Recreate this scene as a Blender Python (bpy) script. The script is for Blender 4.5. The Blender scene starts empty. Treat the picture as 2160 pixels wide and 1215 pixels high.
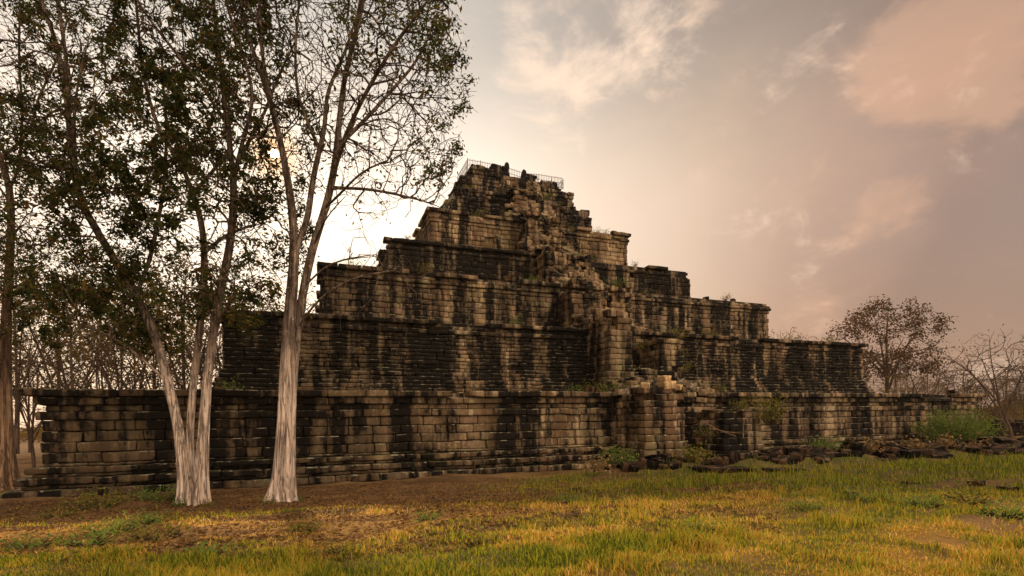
import bpy, bmesh, math, random
import numpy as np
from mathutils import Vector, Matrix

R = math.radians
rng = np.random.default_rng(11)
random.seed(5)
S = bpy.context.scene
COL = S.collection

# ------------------------------------------------------------------ camera
# x runs along the temple front, y goes from the photographer into the temple, z is up; metres
F, A, CX, CZ = 1100.0, 0.368489, -1.3278, 60.4509      # focal length in pixels of a 2160 px wide picture
K = 0.015                                               # slight roll
CAMU, CAMV, CAMZ = -20.536, -56.871, 2.75
ca, sa = math.cos(A), math.sin(A)
fwd = Vector((sa, ca, 0)); rgt = Vector((ca, -sa, 0)); up = Vector((0, 0, 1))
cd = bpy.data.cameras.new('camera'); cam = bpy.data.objects.new('camera', cd); COL.objects.link(cam)
cd.sensor_width = 36; cd.lens = 36 * F / 2160
cd.clip_start = 0.1; cd.clip_end = 3000
rr = rgt * math.cos(K) - up * math.sin(K)
uu = up * math.cos(K) + rgt * math.sin(K)
M = Matrix.Identity(4)
for i in range(3):
    M[i][0] = rr[i]; M[i][1] = uu[i]; M[i][2] = -fwd[i]
M[0][3], M[1][3], M[2][3] = CAMU, CAMV, CAMZ
cam.matrix_world = M
PX, PY = 1080 + 275.5 * math.sin(K), 607.5 + 275.5 * math.cos(K)   # where the level line of sight meets the picture
cd.shift_x = -(PX - 1080) / 2160; cd.shift_y = (PY - 607.5) / 2160
S.camera = cam

def at(x, y, Z):
    """world point seen at photo pixel x, y and Z metres in front of the camera"""
    a, b = x - PX, y - PY
    x0 = a * math.cos(K) - b * math.sin(K); y0 = b * math.cos(K) + a * math.sin(K)
    X = x0 / F * Z; H = -y0 / F * Z
    return np.array([CAMU + X * ca + Z * sa, CAMV - X * sa + Z * ca, CAMZ + H])
def direction(x, y):
    d = at(x, y, 1) - np.array([CAMU, CAMV, CAMZ]); return d / np.linalg.norm(d)

# ------------------------------------------------------------------ world and sun
SUN = direction(577, 325)
sun_el = math.asin(SUN[2]); sun_az = math.atan2(SUN[0], SUN[1])
W = bpy.data.worlds.new('World'); S.world = W; W.use_nodes = True
nt = W.node_tree; nt.nodes.clear()
def N(nt, t, **kw):
    n = nt.nodes.new(t)
    for k, v in kw.items():
        if k == 'inputs':
            for a_, b_ in v.items(): n.inputs[a_].default_value = b_
        else: setattr(n, k, v)
    return n
def L(nt, a, b): nt.links.new(a, b)
def math_(nt, op, a, b=None, clamp=False):
    n = N(nt, 'ShaderNodeMath', operation=op, use_clamp=clamp)
    for i, q in enumerate((a, b)):
        if q is None: continue
        if isinstance(q, (int, float)): n.inputs[i].default_value = q
        else: L(nt, q, n.inputs[i])
    return n.outputs[0]
def mapr(nt, v, a, b, c=0., d=1., smooth=True):
    n = N(nt, 'ShaderNodeMapRange', interpolation_type='SMOOTHSTEP' if smooth else 'LINEAR')
    L(nt, v, n.inputs[0]); n.inputs[1].default_value = a; n.inputs[2].default_value = b
    n.inputs[3].default_value = c; n.inputs[4].default_value = d
    return n.outputs[0]
def mix(nt, f, a, b, mode='MIX'):
    n = N(nt, 'ShaderNodeMix', data_type='RGBA', blend_type=mode)
    for i, q in ((0, f), (6, a), (7, b)):
        if isinstance(q, (int, float)): n.inputs[i].default_value = q
        elif isinstance(q, tuple): n.inputs[i].default_value = (*q, 1)
        else: L(nt, q, n.inputs[i])
    return n.outputs[2]
def ramp(nt, v, stops):
    n = N(nt, 'ShaderNodeValToRGB'); L(nt, v, n.inputs[0]); e = n.color_ramp.elements
    while len(e) < len(stops): e.new(0.5)
    for el, (p, c) in zip(e, stops): el.position = p; el.color = (*c, 1)
    return n.outputs[0]

sky = N(nt, 'ShaderNodeTexSky', sky_type='NISHITA', sun_disc=False, sun_elevation=sun_el, sun_rotation=sun_az,
        dust_density=5.0, air_density=1.5)
tc = N(nt, 'ShaderNodeTexCoord'); gen = tc.outputs['Generated']
def dotdir(d):
    n = N(nt, 'ShaderNodeVectorMath', operation='DOT_PRODUCT'); L(nt, gen, n.inputs[0]); n.inputs[1].default_value = tuple(d)
    return n.outputs['Value']
ang = math_(nt, 'ARCCOSINE', math_(nt, 'MINIMUM', dotdir(SUN), 0.99999))       # angle from the sun
nz0 = N(nt, 'ShaderNodeTexNoise', inputs={'Scale': 1.6, 'Detail': 4.0}); L(nt, gen, nz0.inputs[0])
angj = math_(nt, 'ADD', ang, math_(nt, 'MULTIPLY', math_(nt, 'SUBTRACT', nz0.outputs[0], 0.5), 0.28))
base = ramp(nt, math_(nt, 'DIVIDE', angj, math.pi), [
    (0.00, (.95, .80, .64)), (0.085, (.96, .81, .66)), (0.13, (.90, .745, .59)), (0.18, (.72, .56, .43)), (0.235, (.56, .41, .30)),
    (0.28, (.41, .275, .205)), (0.33, (.255, .175, .14)), (0.5, (.27, .215, .19)), (0.75, (.52, .42, .36)), (1.0, (.60, .50, .42))])
# warmer and a bit brighter low down, cooler mauve high up
sep = N(nt, 'ShaderNodeSeparateXYZ'); L(nt, gen, sep.inputs[0])
hi = mapr(nt, sep.outputs[2], 0.34, 0.62)
base = mix(nt, hi, base, mix(nt, 1.0, base, (.46, .50, .56), 'MULTIPLY'))
low = mapr(nt, sep.outputs[2], 0.30, 0.0)
base = mix(nt, low, base, mix(nt, 1.0, base, (1.10, .96, .80), 'MULTIPLY'))
# clouds: soft masses in given parts of the sky broken up by noise
mp = N(nt, 'ShaderNodeMapping'); mp.inputs['Scale'].default_value = (1.0, 1.0, 1.7); L(nt, gen, mp.inputs[0])
nz1 = N(nt, 'ShaderNodeTexNoise', inputs={'Scale': 4.2, 'Detail': 9.0, 'Roughness': 0.56, 'Distortion': 0.35}); L(nt, mp.outputs[0], nz1.inputs[0])
nz2 = N(nt, 'ShaderNodeTexNoise', inputs={'Scale': 9.0, 'Detail': 7.0, 'Roughness': 0.6, 'Distortion': 0.6}); L(nt, mp.outputs[0], nz2.inputs[0])
def blob(x, y, r_in, r_out, w):
    return math_(nt, 'MULTIPLY', mapr(nt, dotdir(direction(x, y)), math.cos(r_out), math.cos(r_in)), w)
def total(lst):
    s = lst[0]
    for b_ in lst[1:]: s = math_(nt, 'ADD', s, b_)
    return s
big = total([blob(2050, 60, 0.02, 0.15, .40), blob(1930, 120, 0.01, 0.10, .28), blob(2130, 150, .01, .09, .14),
             blob(1690, 110, .005, .04, .15), blob(1790, 95, .005, .05, .17), blob(1720, 520, .02, .16, .13), blob(1890, 440, .01, .06, .17),
             blob(1780, 470, .01, .05, .13), blob(1550, 520, .005, .05, .10), blob(1570, 640, .03, .2, .08)])
bright = total([blob(1200, 90, .02, .17, .30), blob(1150, 210, .01, .12, .22), blob(1420, 140, .005, .06, .25), blob(1270, 100, .01, .1, .15),
                blob(1390, 10, .005, .07, .22), blob(1080, 40, .01, .05, .15)])
def cl_(n1, n2, w1, w2, b, lo, hi_):
    v = math_(nt, 'ADD', math_(nt, 'MULTIPLY', math_(nt, 'SUBTRACT', n1, .5), w1), math_(nt, 'MULTIPLY', math_(nt, 'SUBTRACT', n2, .5), w2))
    return mapr(nt, math_(nt, 'ADD', v, b), lo, hi_)
cm = cl_(nz1.outputs[0], nz2.outputs[0], 1.9, 1.2, big, .20, .62)
base = mix(nt, math_(nt, 'MULTIPLY', cm, .72), base, mix(nt, mapr(nt, ang, .3, 1.0), (.94, .75, .56), (.47, .285, .19)))
nz3 = N(nt, 'ShaderNodeTexNoise', inputs={'Scale': 7.0, 'Detail': 10.0, 'Roughness': 0.62, 'Distortion': 0.5}); L(nt, mp.outputs[0], nz3.inputs[0])
bm_ = cl_(nz3.outputs[0], nz2.outputs[0], 2.4, 1.3, bright, .12, 1.0)
base = mix(nt, math_(nt, 'MULTIPLY', bm_, .62), base, (.92, .68, .50))
# thin mottled veil everywhere
vl = cl_(nz1.outputs[0], nz3.outputs[0], 1.2, .8, 0.0, -.05, .45)
base = mix(nt, math_(nt, 'MULTIPLY', vl, .30), base, mix(nt, 1.0, base, (1.45, 1.30, 1.2), 'MULTIPLY'))
# bright fill glow added to the unseen sky behind the photographer
bank = mapr(nt, dotdir(Vector((.35, -.75, .56)).normalized()), .35, .98)  # bank: mask of the added fill glow, not a cloud
base = mix(nt, bank, base, (2.05, 1.62, 1.24))
# solar disc seen through thin cloud
disc = mapr(nt, ang, 0.0085, 0.0055)
aur = mapr(nt, ang, 0.048, 0.004, smooth=False)
base = mix(nt, math_(nt, 'MULTIPLY', aur, .9), base, (1.1, .52, .16))
base = mix(nt, disc, base, (22., 15., 7.))
bg1 = N(nt, 'ShaderNodeBackground'); L(nt, sky.outputs[0], bg1.inputs[0]); bg1.inputs[1].default_value = 0.003
SKY = 1.0
bg2 = N(nt, 'ShaderNodeBackground'); L(nt, base, bg2.inputs[0]); bg2.inputs[1].default_value = SKY
ad = N(nt, 'ShaderNodeAddShader'); L(nt, bg1.outputs[0], ad.inputs[0]); L(nt, bg2.outputs[0], ad.inputs[1])
wo = N(nt, 'ShaderNodeOutputWorld'); L(nt, ad.outputs[0], wo.inputs[0])

sl = bpy.data.lights.new('sun', 'SUN'); sl.energy = 3.2; sl.angle = R(2.5); sl.color = (1, .78, .52)
so = bpy.data.objects.new('sun', sl); COL.objects.link(so)
so.rotation_euler = Vector(tuple(SUN)).to_track_quat('Z', 'Y').to_euler()
so.location = (0, 0, 60)
S.view_settings.view_transform = 'Standard'; S.view_settings.look = 'None'
S.view_settings.exposure = 0.48; S.view_settings.gamma = 1
S.render.engine = 'CYCLES'
S.cycles.max_bounces = 5; S.cycles.diffuse_bounces = 3; S.cycles.transparent_max_bounces = 6

# ------------------------------------------------------------------ helpers
def tag(o, label=None, cat=None, group=None, kind=None):
    if label: o['label'] = label
    if cat: o['category'] = cat
    if group: o['group'] = group
    if kind: o['kind'] = kind
    return o
def empty(name, loc=(0, 0, 0), label=None, cat=None, group=None):
    o = bpy.data.objects.new(name, None); o.empty_display_size = .3; COL.objects.link(o); o.location = loc
    return tag(o, label, cat, group)
def mesh_obj(name, V, Fq, mat, parent=None, smooth=True, tris=None, local=None):
    """V (n,3); Fq (m,4) quads; tris (k,3). local: subtract this origin when parented to a moved Empty"""
    V = np.asarray(V, dtype=np.float32)
    if local is not None: V = V - np.asarray(local, dtype=np.float32)
    me = bpy.data.meshes.new(name)
    Fq = np.zeros((0, 4), int) if Fq is None or len(Fq) == 0 else np.asarray(Fq)
    tris = np.zeros((0, 3), int) if tris is None or len(tris) == 0 else np.asarray(tris)
    me.vertices.add(len(V)); me.vertices.foreach_set('co', V.ravel())
    me.loops.add(Fq.size + tris.size); me.loops.foreach_set('vertex_index', np.concatenate([Fq.ravel(), tris.ravel()]).astype(np.int32))
    me.polygons.add(len(Fq) + len(tris))
    st = np.concatenate([np.arange(len(Fq)) * 4, Fq.size + np.arange(len(tris)) * 3]).astype(np.int32)
    me.polygons.foreach_set('loop_start', st)
    me.polygons.foreach_set('loop_total', np.concatenate([np.full(len(Fq), 4), np.full(len(tris), 3)]).astype(np.int32))
    me.update(calc_edges=True)
    me.polygons.foreach_set('use_smooth', np.full(len(me.polygons), smooth))
    me.materials.append(mat)
    o = bpy.data.objects.new(name, me); COL.objects.link(o)
    if parent is not None: o.parent = parent
    return o
def hsh(i, s):
    x = (i[..., 0] * 374761393 + i[..., 1] * 668265263 + i[..., 2] * 1274126177 + s * 974711) & 0xffffffff
    x = ((x ^ (x >> 13)) * 1103515245) & 0xffffffff
    x = x ^ (x >> 16)
    return (x & 0xffff) / 65535.0
def noise3(P, s=0):
    P = np.asarray(P, float); i = np.floor(P).astype(np.int64); f = P - i; f = f * f * (3 - 2 * f); r = 0
    for dx in (0, 1):
        for dy in (0, 1):
            for dz in (0, 1):
                w = (f[..., 0] if dx else 1 - f[..., 0]) * (f[..., 1] if dy else 1 - f[..., 1]) * (f[..., 2] if dz else 1 - f[..., 2])
                r = r + w * hsh(i + np.array([dx, dy, dz]), s)
    return r * 2 - 1
def noise2(x, y, s=0):
    return noise3(np.stack([x, y, np.zeros_like(x) + .37], -1), s)
def sstep(a, b, x):
    t = np.clip((x - a) / (b - a), 0, 1); return t * t * (3 - 2 * t)

# ------------------------------------------------------------------ materials
def newmat(name):
    m = bpy.data.materials.new(name); m.use_nodes = True; n = m.node_tree; n.nodes.clear()
    o = N(n, 'ShaderNodeOutputMaterial'); b = N(n, 'ShaderNodeBsdfPrincipled'); L(n, b.outputs[0], o.inputs[0])
    b.inputs['Specular IOR Level'].default_value = .08
    return m, n, b, o
def tnoise(n, co, scale, detail=4., rough=.55, dist=0., mscale=None, loc=None):
    if mscale or loc:
        mp = N(n, 'ShaderNodeMapping'); L(n, co, mp.inputs[0])
        if mscale: mp.inputs['Scale'].default_value = mscale
        if loc: mp.inputs['Location'].default_value = loc
        co = mp.outputs[0]
    t = N(n, 'ShaderNodeTexNoise', inputs={'Scale': scale, 'Detail': detail, 'Roughness': rough, 'Distortion': dist}); L(n, co, t.inputs[0])
    return t.outputs[0]

def stone_mat(name, dark=0.5, tint=(1, 1, 1), grain=1.0):
    m, n, b, o = newmat(name)
    tcn = N(n, 'ShaderNodeTexCoord'); co = tcn.outputs['Object']
    g = N(n, 'ShaderNodeNewGeometry'); isl = g.outputs['Random Per Island']
    # raw stone: sandstone between tan, brown and grey, each block a shade of its own
    c = ramp(n, tnoise(n, co, .16, 3.), [(.36, (.25, .165, .08)), (.5, (.47, .33, .165)), (.64, (.33, .24, .14))])
    c = mix(n, mapr(n, isl, 0.0, 1.0, 0.0, .42), c, (.15, .09, .05))
    c = mix(n, mapr(n, math_(n, 'FRACT', math_(n, 'MULTIPLY', isl, 7.31)), .8, .95, 0, .6), c, (.36, .21, .145))
    c = mix(n, mapr(n, math_(n, 'FRACT', math_(n, 'MULTIPLY', isl, 13.7)), .80, .92, 0, .75), c, (.40, .31, .19))
    c = mix(n, mapr(n, tnoise(n, co, 2.2, 8., .7), .44, .62, 0, .6), c, (.12, .08, .048))
    # pale lime runs and lichen
    run = tnoise(n, co, 1.0, 5., .6, mscale=(2.3, 2.3, .22))
    c = mix(n, mapr(n, run, .57, .68, 0, .75), c, (.60, .46, .27))
    lic = tnoise(n, co, 5.5, 5., .7)
    c = mix(n, mapr(n, lic, .64, .72, 0, .55), c, (.30, .28, .19))
    c = mix(n, mapr(n, tnoise(n, co, 9., 6., .75), .40, .62, 0, .55), c, (.10, .075, .05))
    # green algae
    c = mix(n, mapr(n, tnoise(n, co, .22, 4., loc=(7, 3, 2)), .52, .66, 0, .55), c, (.105, .11, .052))
    sb = tnoise(n, co, 1.0, 5., .6, .3, mscale=(1.3, 1.3, .2), loc=(2, 8, 6))
    c = mix(n, mapr(n, sb, .44, .60, 0, .8), c, (.085, .045, .022))
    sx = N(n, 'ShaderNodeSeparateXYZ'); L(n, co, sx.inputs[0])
    film_shade = mapr(n, math_(n, 'ADD', sx.outputs[0], math_(n, 'MULTIPLY', tnoise(n, co, .5, 5.), 16.)), -2., -14.)  # left part painted darker: brown film together with the shade of the trees
    c = mix(n, math_(n, 'MULTIPLY', film_shade, .62), c, (.055, .036, .02))
    # black weather streaks running down from every ledge
    s1 = tnoise(n, co, 1.0, 4., .58, .25, mscale=(.85, .85, .085), loc=(3.1, 1.7, 0))
    s2 = tnoise(n, co, 1.0, 5., .62, .4, mscale=(2.6, 2.6, .20), loc=(9, 4, 5))
    s3 = tnoise(n, co, .85, 6., .66, loc=(1, 9, 4))
    s = math_(n, 'ADD', math_(n, 'ADD', math_(n, 'MULTIPLY', s1, .56), math_(n, 'MULTIPLY', s2, .26)), math_(n, 'MULTIPLY', s3, .18))
    s = math_(n, 'ADD', s, math_(n, 'MULTIPLY', math_(n, 'SUBTRACT', isl, .5), .018))
    lo = .557 - .15 * dark
    mott = tnoise(n, co, 4.5, 7., .72)
    s = math_(n, 'ADD', s, math_(n, 'MULTIPLY', math_(n, 'SUBTRACT', mott, .5), .13))
    c = mix(n, mapr(n, s, lo - .05, lo + .01, 0, .7), c, (.075, .05, .03))
    k = mapr(n, s, lo - .004, lo + .055)
    c = mix(n, math_(n, 'MULTIPLY', k, .97), c, (.0085, .007, .0055))
    # moss on upward faces
    nz = N(n, 'ShaderNodeSeparateXYZ'); L(n, g.outputs['Normal'], nz.inputs[0])
    ms = math_(n, 'MULTIPLY', mapr(n, nz.outputs[2], .45, .9), mapr(n, tnoise(n, co, 1.1, 4.), .42, .6))
    c = mix(n, math_(n, 'MULTIPLY', ms, .7), c, (.075, .072, .028))
    lt = math_(n, 'MULTIPLY', mapr(n, nz.outputs[2], .25, .7), mapr(n, tnoise(n, co, 3.1, 5., .65, loc=(4, 4, 4)), .52, .62))
    c = mix(n, math_(n, 'MULTIPLY', lt, .8), c, (.38, .33, .22))
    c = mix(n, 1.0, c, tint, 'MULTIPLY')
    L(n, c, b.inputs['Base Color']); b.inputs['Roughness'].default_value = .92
    h = math_(n, 'ADD', math_(n, 'MULTIPLY', tnoise(n, co, 3.2, 8., .65), .8), math_(n, 'MULTIPLY', tnoise(n, co, 17., 5., .7), .30))
    vo = N(n, 'ShaderNodeTexVoronoi', inputs={'Scale': 2.6}); L(n, co, vo.inputs[0])
    h = math_(n, 'ADD', h, math_(n, 'MULTIPLY', vo.outputs[0], .25))
    bp = N(n, 'ShaderNodeBump', inputs={'Strength': .95 * grain, 'Distance': .11}); L(n, h, bp.inputs['Height']); L(n, bp.outputs[0], b.inputs['Normal'])
    return m
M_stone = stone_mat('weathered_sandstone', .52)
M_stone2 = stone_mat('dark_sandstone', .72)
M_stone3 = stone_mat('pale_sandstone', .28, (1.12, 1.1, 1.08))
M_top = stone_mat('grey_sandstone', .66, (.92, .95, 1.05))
M_spine = stone_mat('stair_sandstone', .44, (1.05, 1.02, 1.0))  # lighter stone: the lit look of the stair spine put into its colour
M_rub = stone_mat('laterite_rubble', .80, (.42, .34, .33))
M_core = newmat('stone_core'); M_core[2].inputs['Base Color'].default_value = (.03, .024, .018, 1); M_core[2].inputs['Roughness'].default_value = 1; M_core = M_core[0]

def bark_mat(name, pale, darkc, zlo, zhi):
    m, n, b, o = newmat(name)
    tcn = N(n, 'ShaderNodeTexCoord'); co = tcn.outputs['Object']
    sz = N(n, 'ShaderNodeSeparateXYZ'); L(n, co, sz.inputs[0])
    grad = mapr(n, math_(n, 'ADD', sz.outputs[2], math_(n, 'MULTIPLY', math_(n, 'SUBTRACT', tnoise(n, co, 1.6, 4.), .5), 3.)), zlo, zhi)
    c = mix(n, grad, pale, darkc)  # backlit silhouette of the upper limbs painted into the bark, darker with height
    v = tnoise(n, co, 1.0, 7., .65, .3, mscale=(9, 9, .9))
    c = mix(n, mapr(n, v, .42, .62, 0, .6), c, tuple(x * .45 for x in pale))
    c = mix(n, mapr(n, tnoise(n, co, 2.4, 5., .6, mscale=(1, 1, .5)), .52, .68, 0, .5), c, tuple(x * y for x, y in zip(pale, (.7, .62, .5))))
    c = mix(n, mapr(n, tnoise(n, co, 12., 3.), .62, .72, 0, .5), c, tuple(min(1, x * 1.35) for x in pale))
    ck = tnoise(n, co, 1.0, 5., .6, .5, mscale=(7., 7., .45), loc=(5, 5, 5))
    ck = math_(n, 'ABSOLUTE', math_(n, 'SUBTRACT', ck, .5))
    c = mix(n, mapr(n, ck, .022, .0, 0, .8), c, tuple(x * .16 for x in pale))
    c = mix(n, mapr(n, tnoise(n, co, 3.2, 6., .7, loc=(2, 2, 2)), .52, .64, 0, .45), c, tuple(x * y for x, y in zip(pale, (.5, .46, .40))))
    L(n, c, b.inputs['Base Color']); b.inputs['Roughness'].default_value = .88
    h = math_(n, 'ADD', math_(n, 'ADD', tnoise(n, co, 1.0, 8., .7, .2, mscale=(14, 14, 1.6)), mapr(n, ck, 0, .04)), math_(n, 'MULTIPLY', tnoise(n, co, 20., 4.), .3))
    bp = N(n, 'ShaderNodeBump', inputs={'Strength': 1.0, 'Distance': .07}); L(n, h, bp.inputs['Height']); L(n, bp.outputs[0], b.inputs['Normal'])
    return m
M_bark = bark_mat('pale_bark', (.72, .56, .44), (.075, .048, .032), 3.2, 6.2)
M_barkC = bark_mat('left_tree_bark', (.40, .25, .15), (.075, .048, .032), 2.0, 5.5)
M_bark2 = bark_mat('brown_bark', (.30, .19, .11), (.13, .085, .055), 1., 7.)
M_twig = bark_mat('twig_bark', (.12, .075, .05), (.10, .065, .045), 1., 7.)
M_bare = bark_mat('bare_far_bark', (.15, .10, .07), (.12, .08, .055), 1., 7.)

def leaf_mat(name, cols, trans=.35):
    m, n, b, o = newmat(name)
    g = N(n, 'ShaderNodeNewGeometry'); tcn = N(n, 'ShaderNodeTexCoord')
    v = math_(n, 'ADD', math_(n, 'MULTIPLY', g.outputs['Random Per Island'], .55), math_(n, 'MULTIPLY', tnoise(n, tcn.outputs['Object'], .45, 3.), .45))
    st = [(.18 + .64 * i / (len(cols) - 1), c) for i, c in enumerate(cols)]
    c = ramp(n, v, st)
    L(n, c, b.inputs['Base Color']); b.inputs['Roughness'].default_value = .6
    t = N(n, 'ShaderNodeBsdfTranslucent'); L(n, mix(n, 1.0, c, (1.5, 1.35, .7), 'MULTIPLY'), t.inputs[0])
    ms = N(n, 'ShaderNodeMixShader'); ms.inputs[0].default_value = trans
    L(n, b.outputs[0], ms.inputs[1]); L(n, t.outputs[0], ms.inputs[2]); L(n, ms.outputs[0], o.inputs[0])
    return m
M_leaf = leaf_mat('tree_leaf', [(.010, .016, .007), (.022, .032, .010), (.050, .055, .014), (.12, .06, .018)], .42)
M_leaf_low = leaf_mat('tree_leaf_low', [(.03, .04, .015), (.07, .07, .02), (.15, .10, .03), (.22, .10, .03)])
M_leaf_red = leaf_mat('far_leaf_red', [(.035, .025, .014), (.06, .034, .02), (.09, .045, .026), (.07, .05, .02)])
M_leaf_far = leaf_mat('far_leaf', [(.045, .045, .018), (.09, .065, .024), (.15, .08, .03), (.06, .06, .02)])
M_bush = leaf_mat('bush_leaf', [(.06, .105, .025), (.11, .17, .035), (.18, .23, .055), (.14, .17, .035)], .4)
M_weed = leaf_mat('weed_leaf', [(.05, .07, .015), (.12, .14, .02), (.22, .18, .04), (.30, .20, .06)], .4)

def grass_mat():
    m, n, b, o = newmat('grass_blades')
    g = N(n, 'ShaderNodeNewGeometry'); tcn = N(n, 'ShaderNodeTexCoord'); co = tcn.outputs['Object']
    at_ = N(n, 'ShaderNodeAttribute', attribute_name='green')
    v = math_(n, 'ADD', at_.outputs['Fac'], math_(n, 'MULTIPLY', math_(n, 'SUBTRACT', g.outputs['Random Per Island'], .5), .85))
    c = ramp(n, v, [(.0, (.70, .45, .16)), (.22, (.62, .34, .06)), (.42, (.44, .28, .03)), (.6, (.37, .33, .03)), (.85, (.25, .28, .022)), (1., (.09, .11, .012))])
    L(n, c, b.inputs['Base Color']); b.inputs['Roughness'].default_value = .7
    t = N(n, 'ShaderNodeBsdfTranslucent'); L(n, c, t.inputs[0])
    ms = N(n, 'ShaderNodeMixShader'); ms.inputs[0].default_value = .45
    L(n, b.outputs[0], ms.inputs[1]); L(n, t.outputs[0], ms.inputs[2]); L(n, ms.outputs[0], o.inputs[0])
    return m
M_grass = grass_mat()
def ground_mat():
    m, n, b, o = newmat('ground_soil')
    tcn = N(n, 'ShaderNodeTexCoord'); co = tcn.outputs['Object']
    at_ = N(n, 'ShaderNodeAttribute', attribute_name='green')
    c = ramp(n, tnoise(n, co, .5, 6.), [(.35, (.10, .06, .028)), (.5, (.17, .098, .042)), (.68, (.24, .14, .06))])
    gr = ramp(n, at_.outputs['Fac'], [(.0, (.40, .21, .05)), (.35, (.30, .17, .025)), (.6, (.14, .125, .016)), (1., (.06, .08, .012))])
    at2 = N(n, 'ShaderNodeAttribute', attribute_name='cover')
    c = mix(n, at2.outputs['Fac'], c, gr)
    c = mix(n, mapr(n, tnoise(n, co, 9., 6., .7), .5, .68, 0, .5), c, (.07, .045, .02))
    c = mix(n, mapr(n, tnoise(n, co, 26., 3., .7), .6, .7, 0, .6), c, (.36, .22, .11))
    L(n, c, b.inputs['Base Color']); b.inputs['Roughness'].default_value = .95
    h = math_(n, 'ADD', tnoise(n, co, 5., 8., .7), math_(n, 'MULTIPLY', tnoise(n, co, 40., 4.), .4))
    bp = N(n, 'ShaderNodeBump', inputs={'Strength': .9, 'Distance': .08}); L(n, h, bp.inputs['Height']); L(n, bp.outputs[0], b.inputs['Normal'])
    return m
M_ground = ground_mat()
M_iron, n_, b_, o_ = newmat('dark_iron'); b_.inputs['Base Color'].default_value = (.035, .028, .022, 1); b_.inputs['Roughness'].default_value = .6; b_.inputs['Metallic'].default_value = .5
L(n_, ramp(n_, tnoise(n_, N(n_, 'ShaderNodeTexCoord').outputs['Object'], 6.), [(.4, (.025, .02, .018)), (.7, (.08, .04, .022))]), b_.inputs['Base Color'])

# ------------------------------------------------------------------ ground
def camXZ(u, v):
    du, dv = u - CAMU, v - CAMV
    return du * ca - dv * sa, du * sa + dv * ca          # X right, Z ahead
def ground_z(u, v):
    t = np.interp(v, [-60, -52, -49, -44, -40, -37], [1.15, 1.12, 1.0, .72, .28, 0.0])
    t = t * np.interp(np.abs(u + 10), [0, 60, 140], [1, 1, 0])
    n = .09 * noise2(u * .35, v * .35, 1) + .06 * noise2(u * 1.1, v * 1.1, 2) + .05 * noise2(u * 2.1, v * 2.3, 3)
    # low mound of rubble and soil before the stairs and the right wing
    md = .60 * np.exp(-((v + 35.6) / 2.2) ** 2) * sstep(-12, -3, u) * (1 - sstep(34, 44, u)) * (1 + .5 * noise2(u * .5, v * .5, 7))
    ml = .18 * np.exp(-((u + 27) / 2.6) ** 2 - ((v + 35.6) / 1.5) ** 2)
    far = .6 * noise2(u * .03, v * .03, 9) * sstep(60, 150, np.hypot(u, v))
    return t + n * (1 - .6 * sstep(45, 90, np.hypot(u, v))) + md + ml + far - .06
def green_cover(u, v):
    """how green (0 dry orange .. 1 fresh) and how much grass covers the soil"""
    X, Z = camXZ(u, v); px = 1080 + F * X / np.maximum(Z, 1); py = 883 + F * 2.3 / np.maximum(Z, 1)
    g = .40 + .34 * noise2(u * .22, v * .30, 21) + .22 * noise2(u * .7, v * .9, 22) + .20 * noise2(u * 2.5, v * 2.8, 23)
    g = g + .30 * sstep(-.05, .35, noise2(u * .55, v * .8, 31)) * sstep(0, .3, noise2(u * 1.6, v * 2.2, 32)) + .30 * sstep(9.5, 6.5, Z) * sstep(-.3, .3, noise2(u * .8, v * .8, 33))
    g = g + .34 * sstep(-7, 5, X) * sstep(10, 15, Z) + .16 * sstep(5.2, 4.2, Z)
    g = g + .16 * sstep(0, 6, X) + .30 * sstep(-1, -4, X) * sstep(9, 6.5, Z)
    g = g - .38 * np.exp(-((Z - 11.0 - .12 * X) / 1.2) ** 2) * sstep(-7, -1, X) * (1 - sstep(5, 9, X))
    g = g - .25 * np.exp(-((Z - 10.) / 1.8) ** 2) * (1 - sstep(-6, 0, X))
    c = .95 - .9 * sstep(12.3, 14.6, Z + 1.6 * noise2(u * .4, v * .4, 25)) * (1 - sstep(-2.5, 3.5, X + 1.5 * noise2(u * .5, v * .5, 26)))
    c = c * (1 - .8 * sstep(-35.4, -33.8, v) * sstep(-60, -40, -np.abs(u)))
    c = c * (.72 + .5 * noise2(u * .9, v * 1.2, 27)) * (1 - .85 * sstep(.28, .5, noise2(u * .45 + 9, v * .9, 28))) * (1 - .55 * sstep(.1, .4, noise2(u * 1.9, v * 2.4, 29)))
    return np.clip(g, 0, 1), np.clip(c, 0, 1)
def sheet(us, vs, name, hole=None):
    U, V = np.meshgrid(us, vs, indexing='ij')
    return U, V
# one sheet: fine near the camera and the temple front, coarse to the horizon
def axis(lo, f0, f1, hi, step):
    a = [f0 - (f0 - lo) * (t ** 2.2) for t in np.linspace(1, 0, 40)[:-1]]
    b = [f1 + (hi - f1) * (t ** 2.2) for t in np.linspace(0, 1, 40)[1:]]
    return np.array(a + list(np.arange(f0, f1 + 1e-6, step)) + b)
us = axis(-900, -52, 50, 900, .32); vs = axis(-300, -60, -29, 1100, .22)
U, V = np.meshgrid(us, vs, indexing='ij')
Zg = ground_z(U, V)
nu, nv = U.shape
idx = np.arange(nu * nv).reshape(nu, nv)
Fq = np.stack([idx[:-1, :-1], idx[1:, :-1], idx[1:, 1:], idx[:-1, 1:]], -1).reshape(-1, 4)
ground = mesh_obj('ground', np.stack([U, V, Zg], -1).reshape(-1, 3), Fq, M_ground)
tag(ground, kind='structure')
g_, c_ = green_cover(U.ravel(), V.ravel())
at1 = ground.data.attributes.new('green', 'FLOAT', 'POINT'); at1.data.foreach_set('value', g_.astype(np.float32))
at2 = ground.data.attributes.new('cover', 'FLOAT', 'POINT'); at2.data.foreach_set('value', c_.astype(np.float32))

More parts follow.
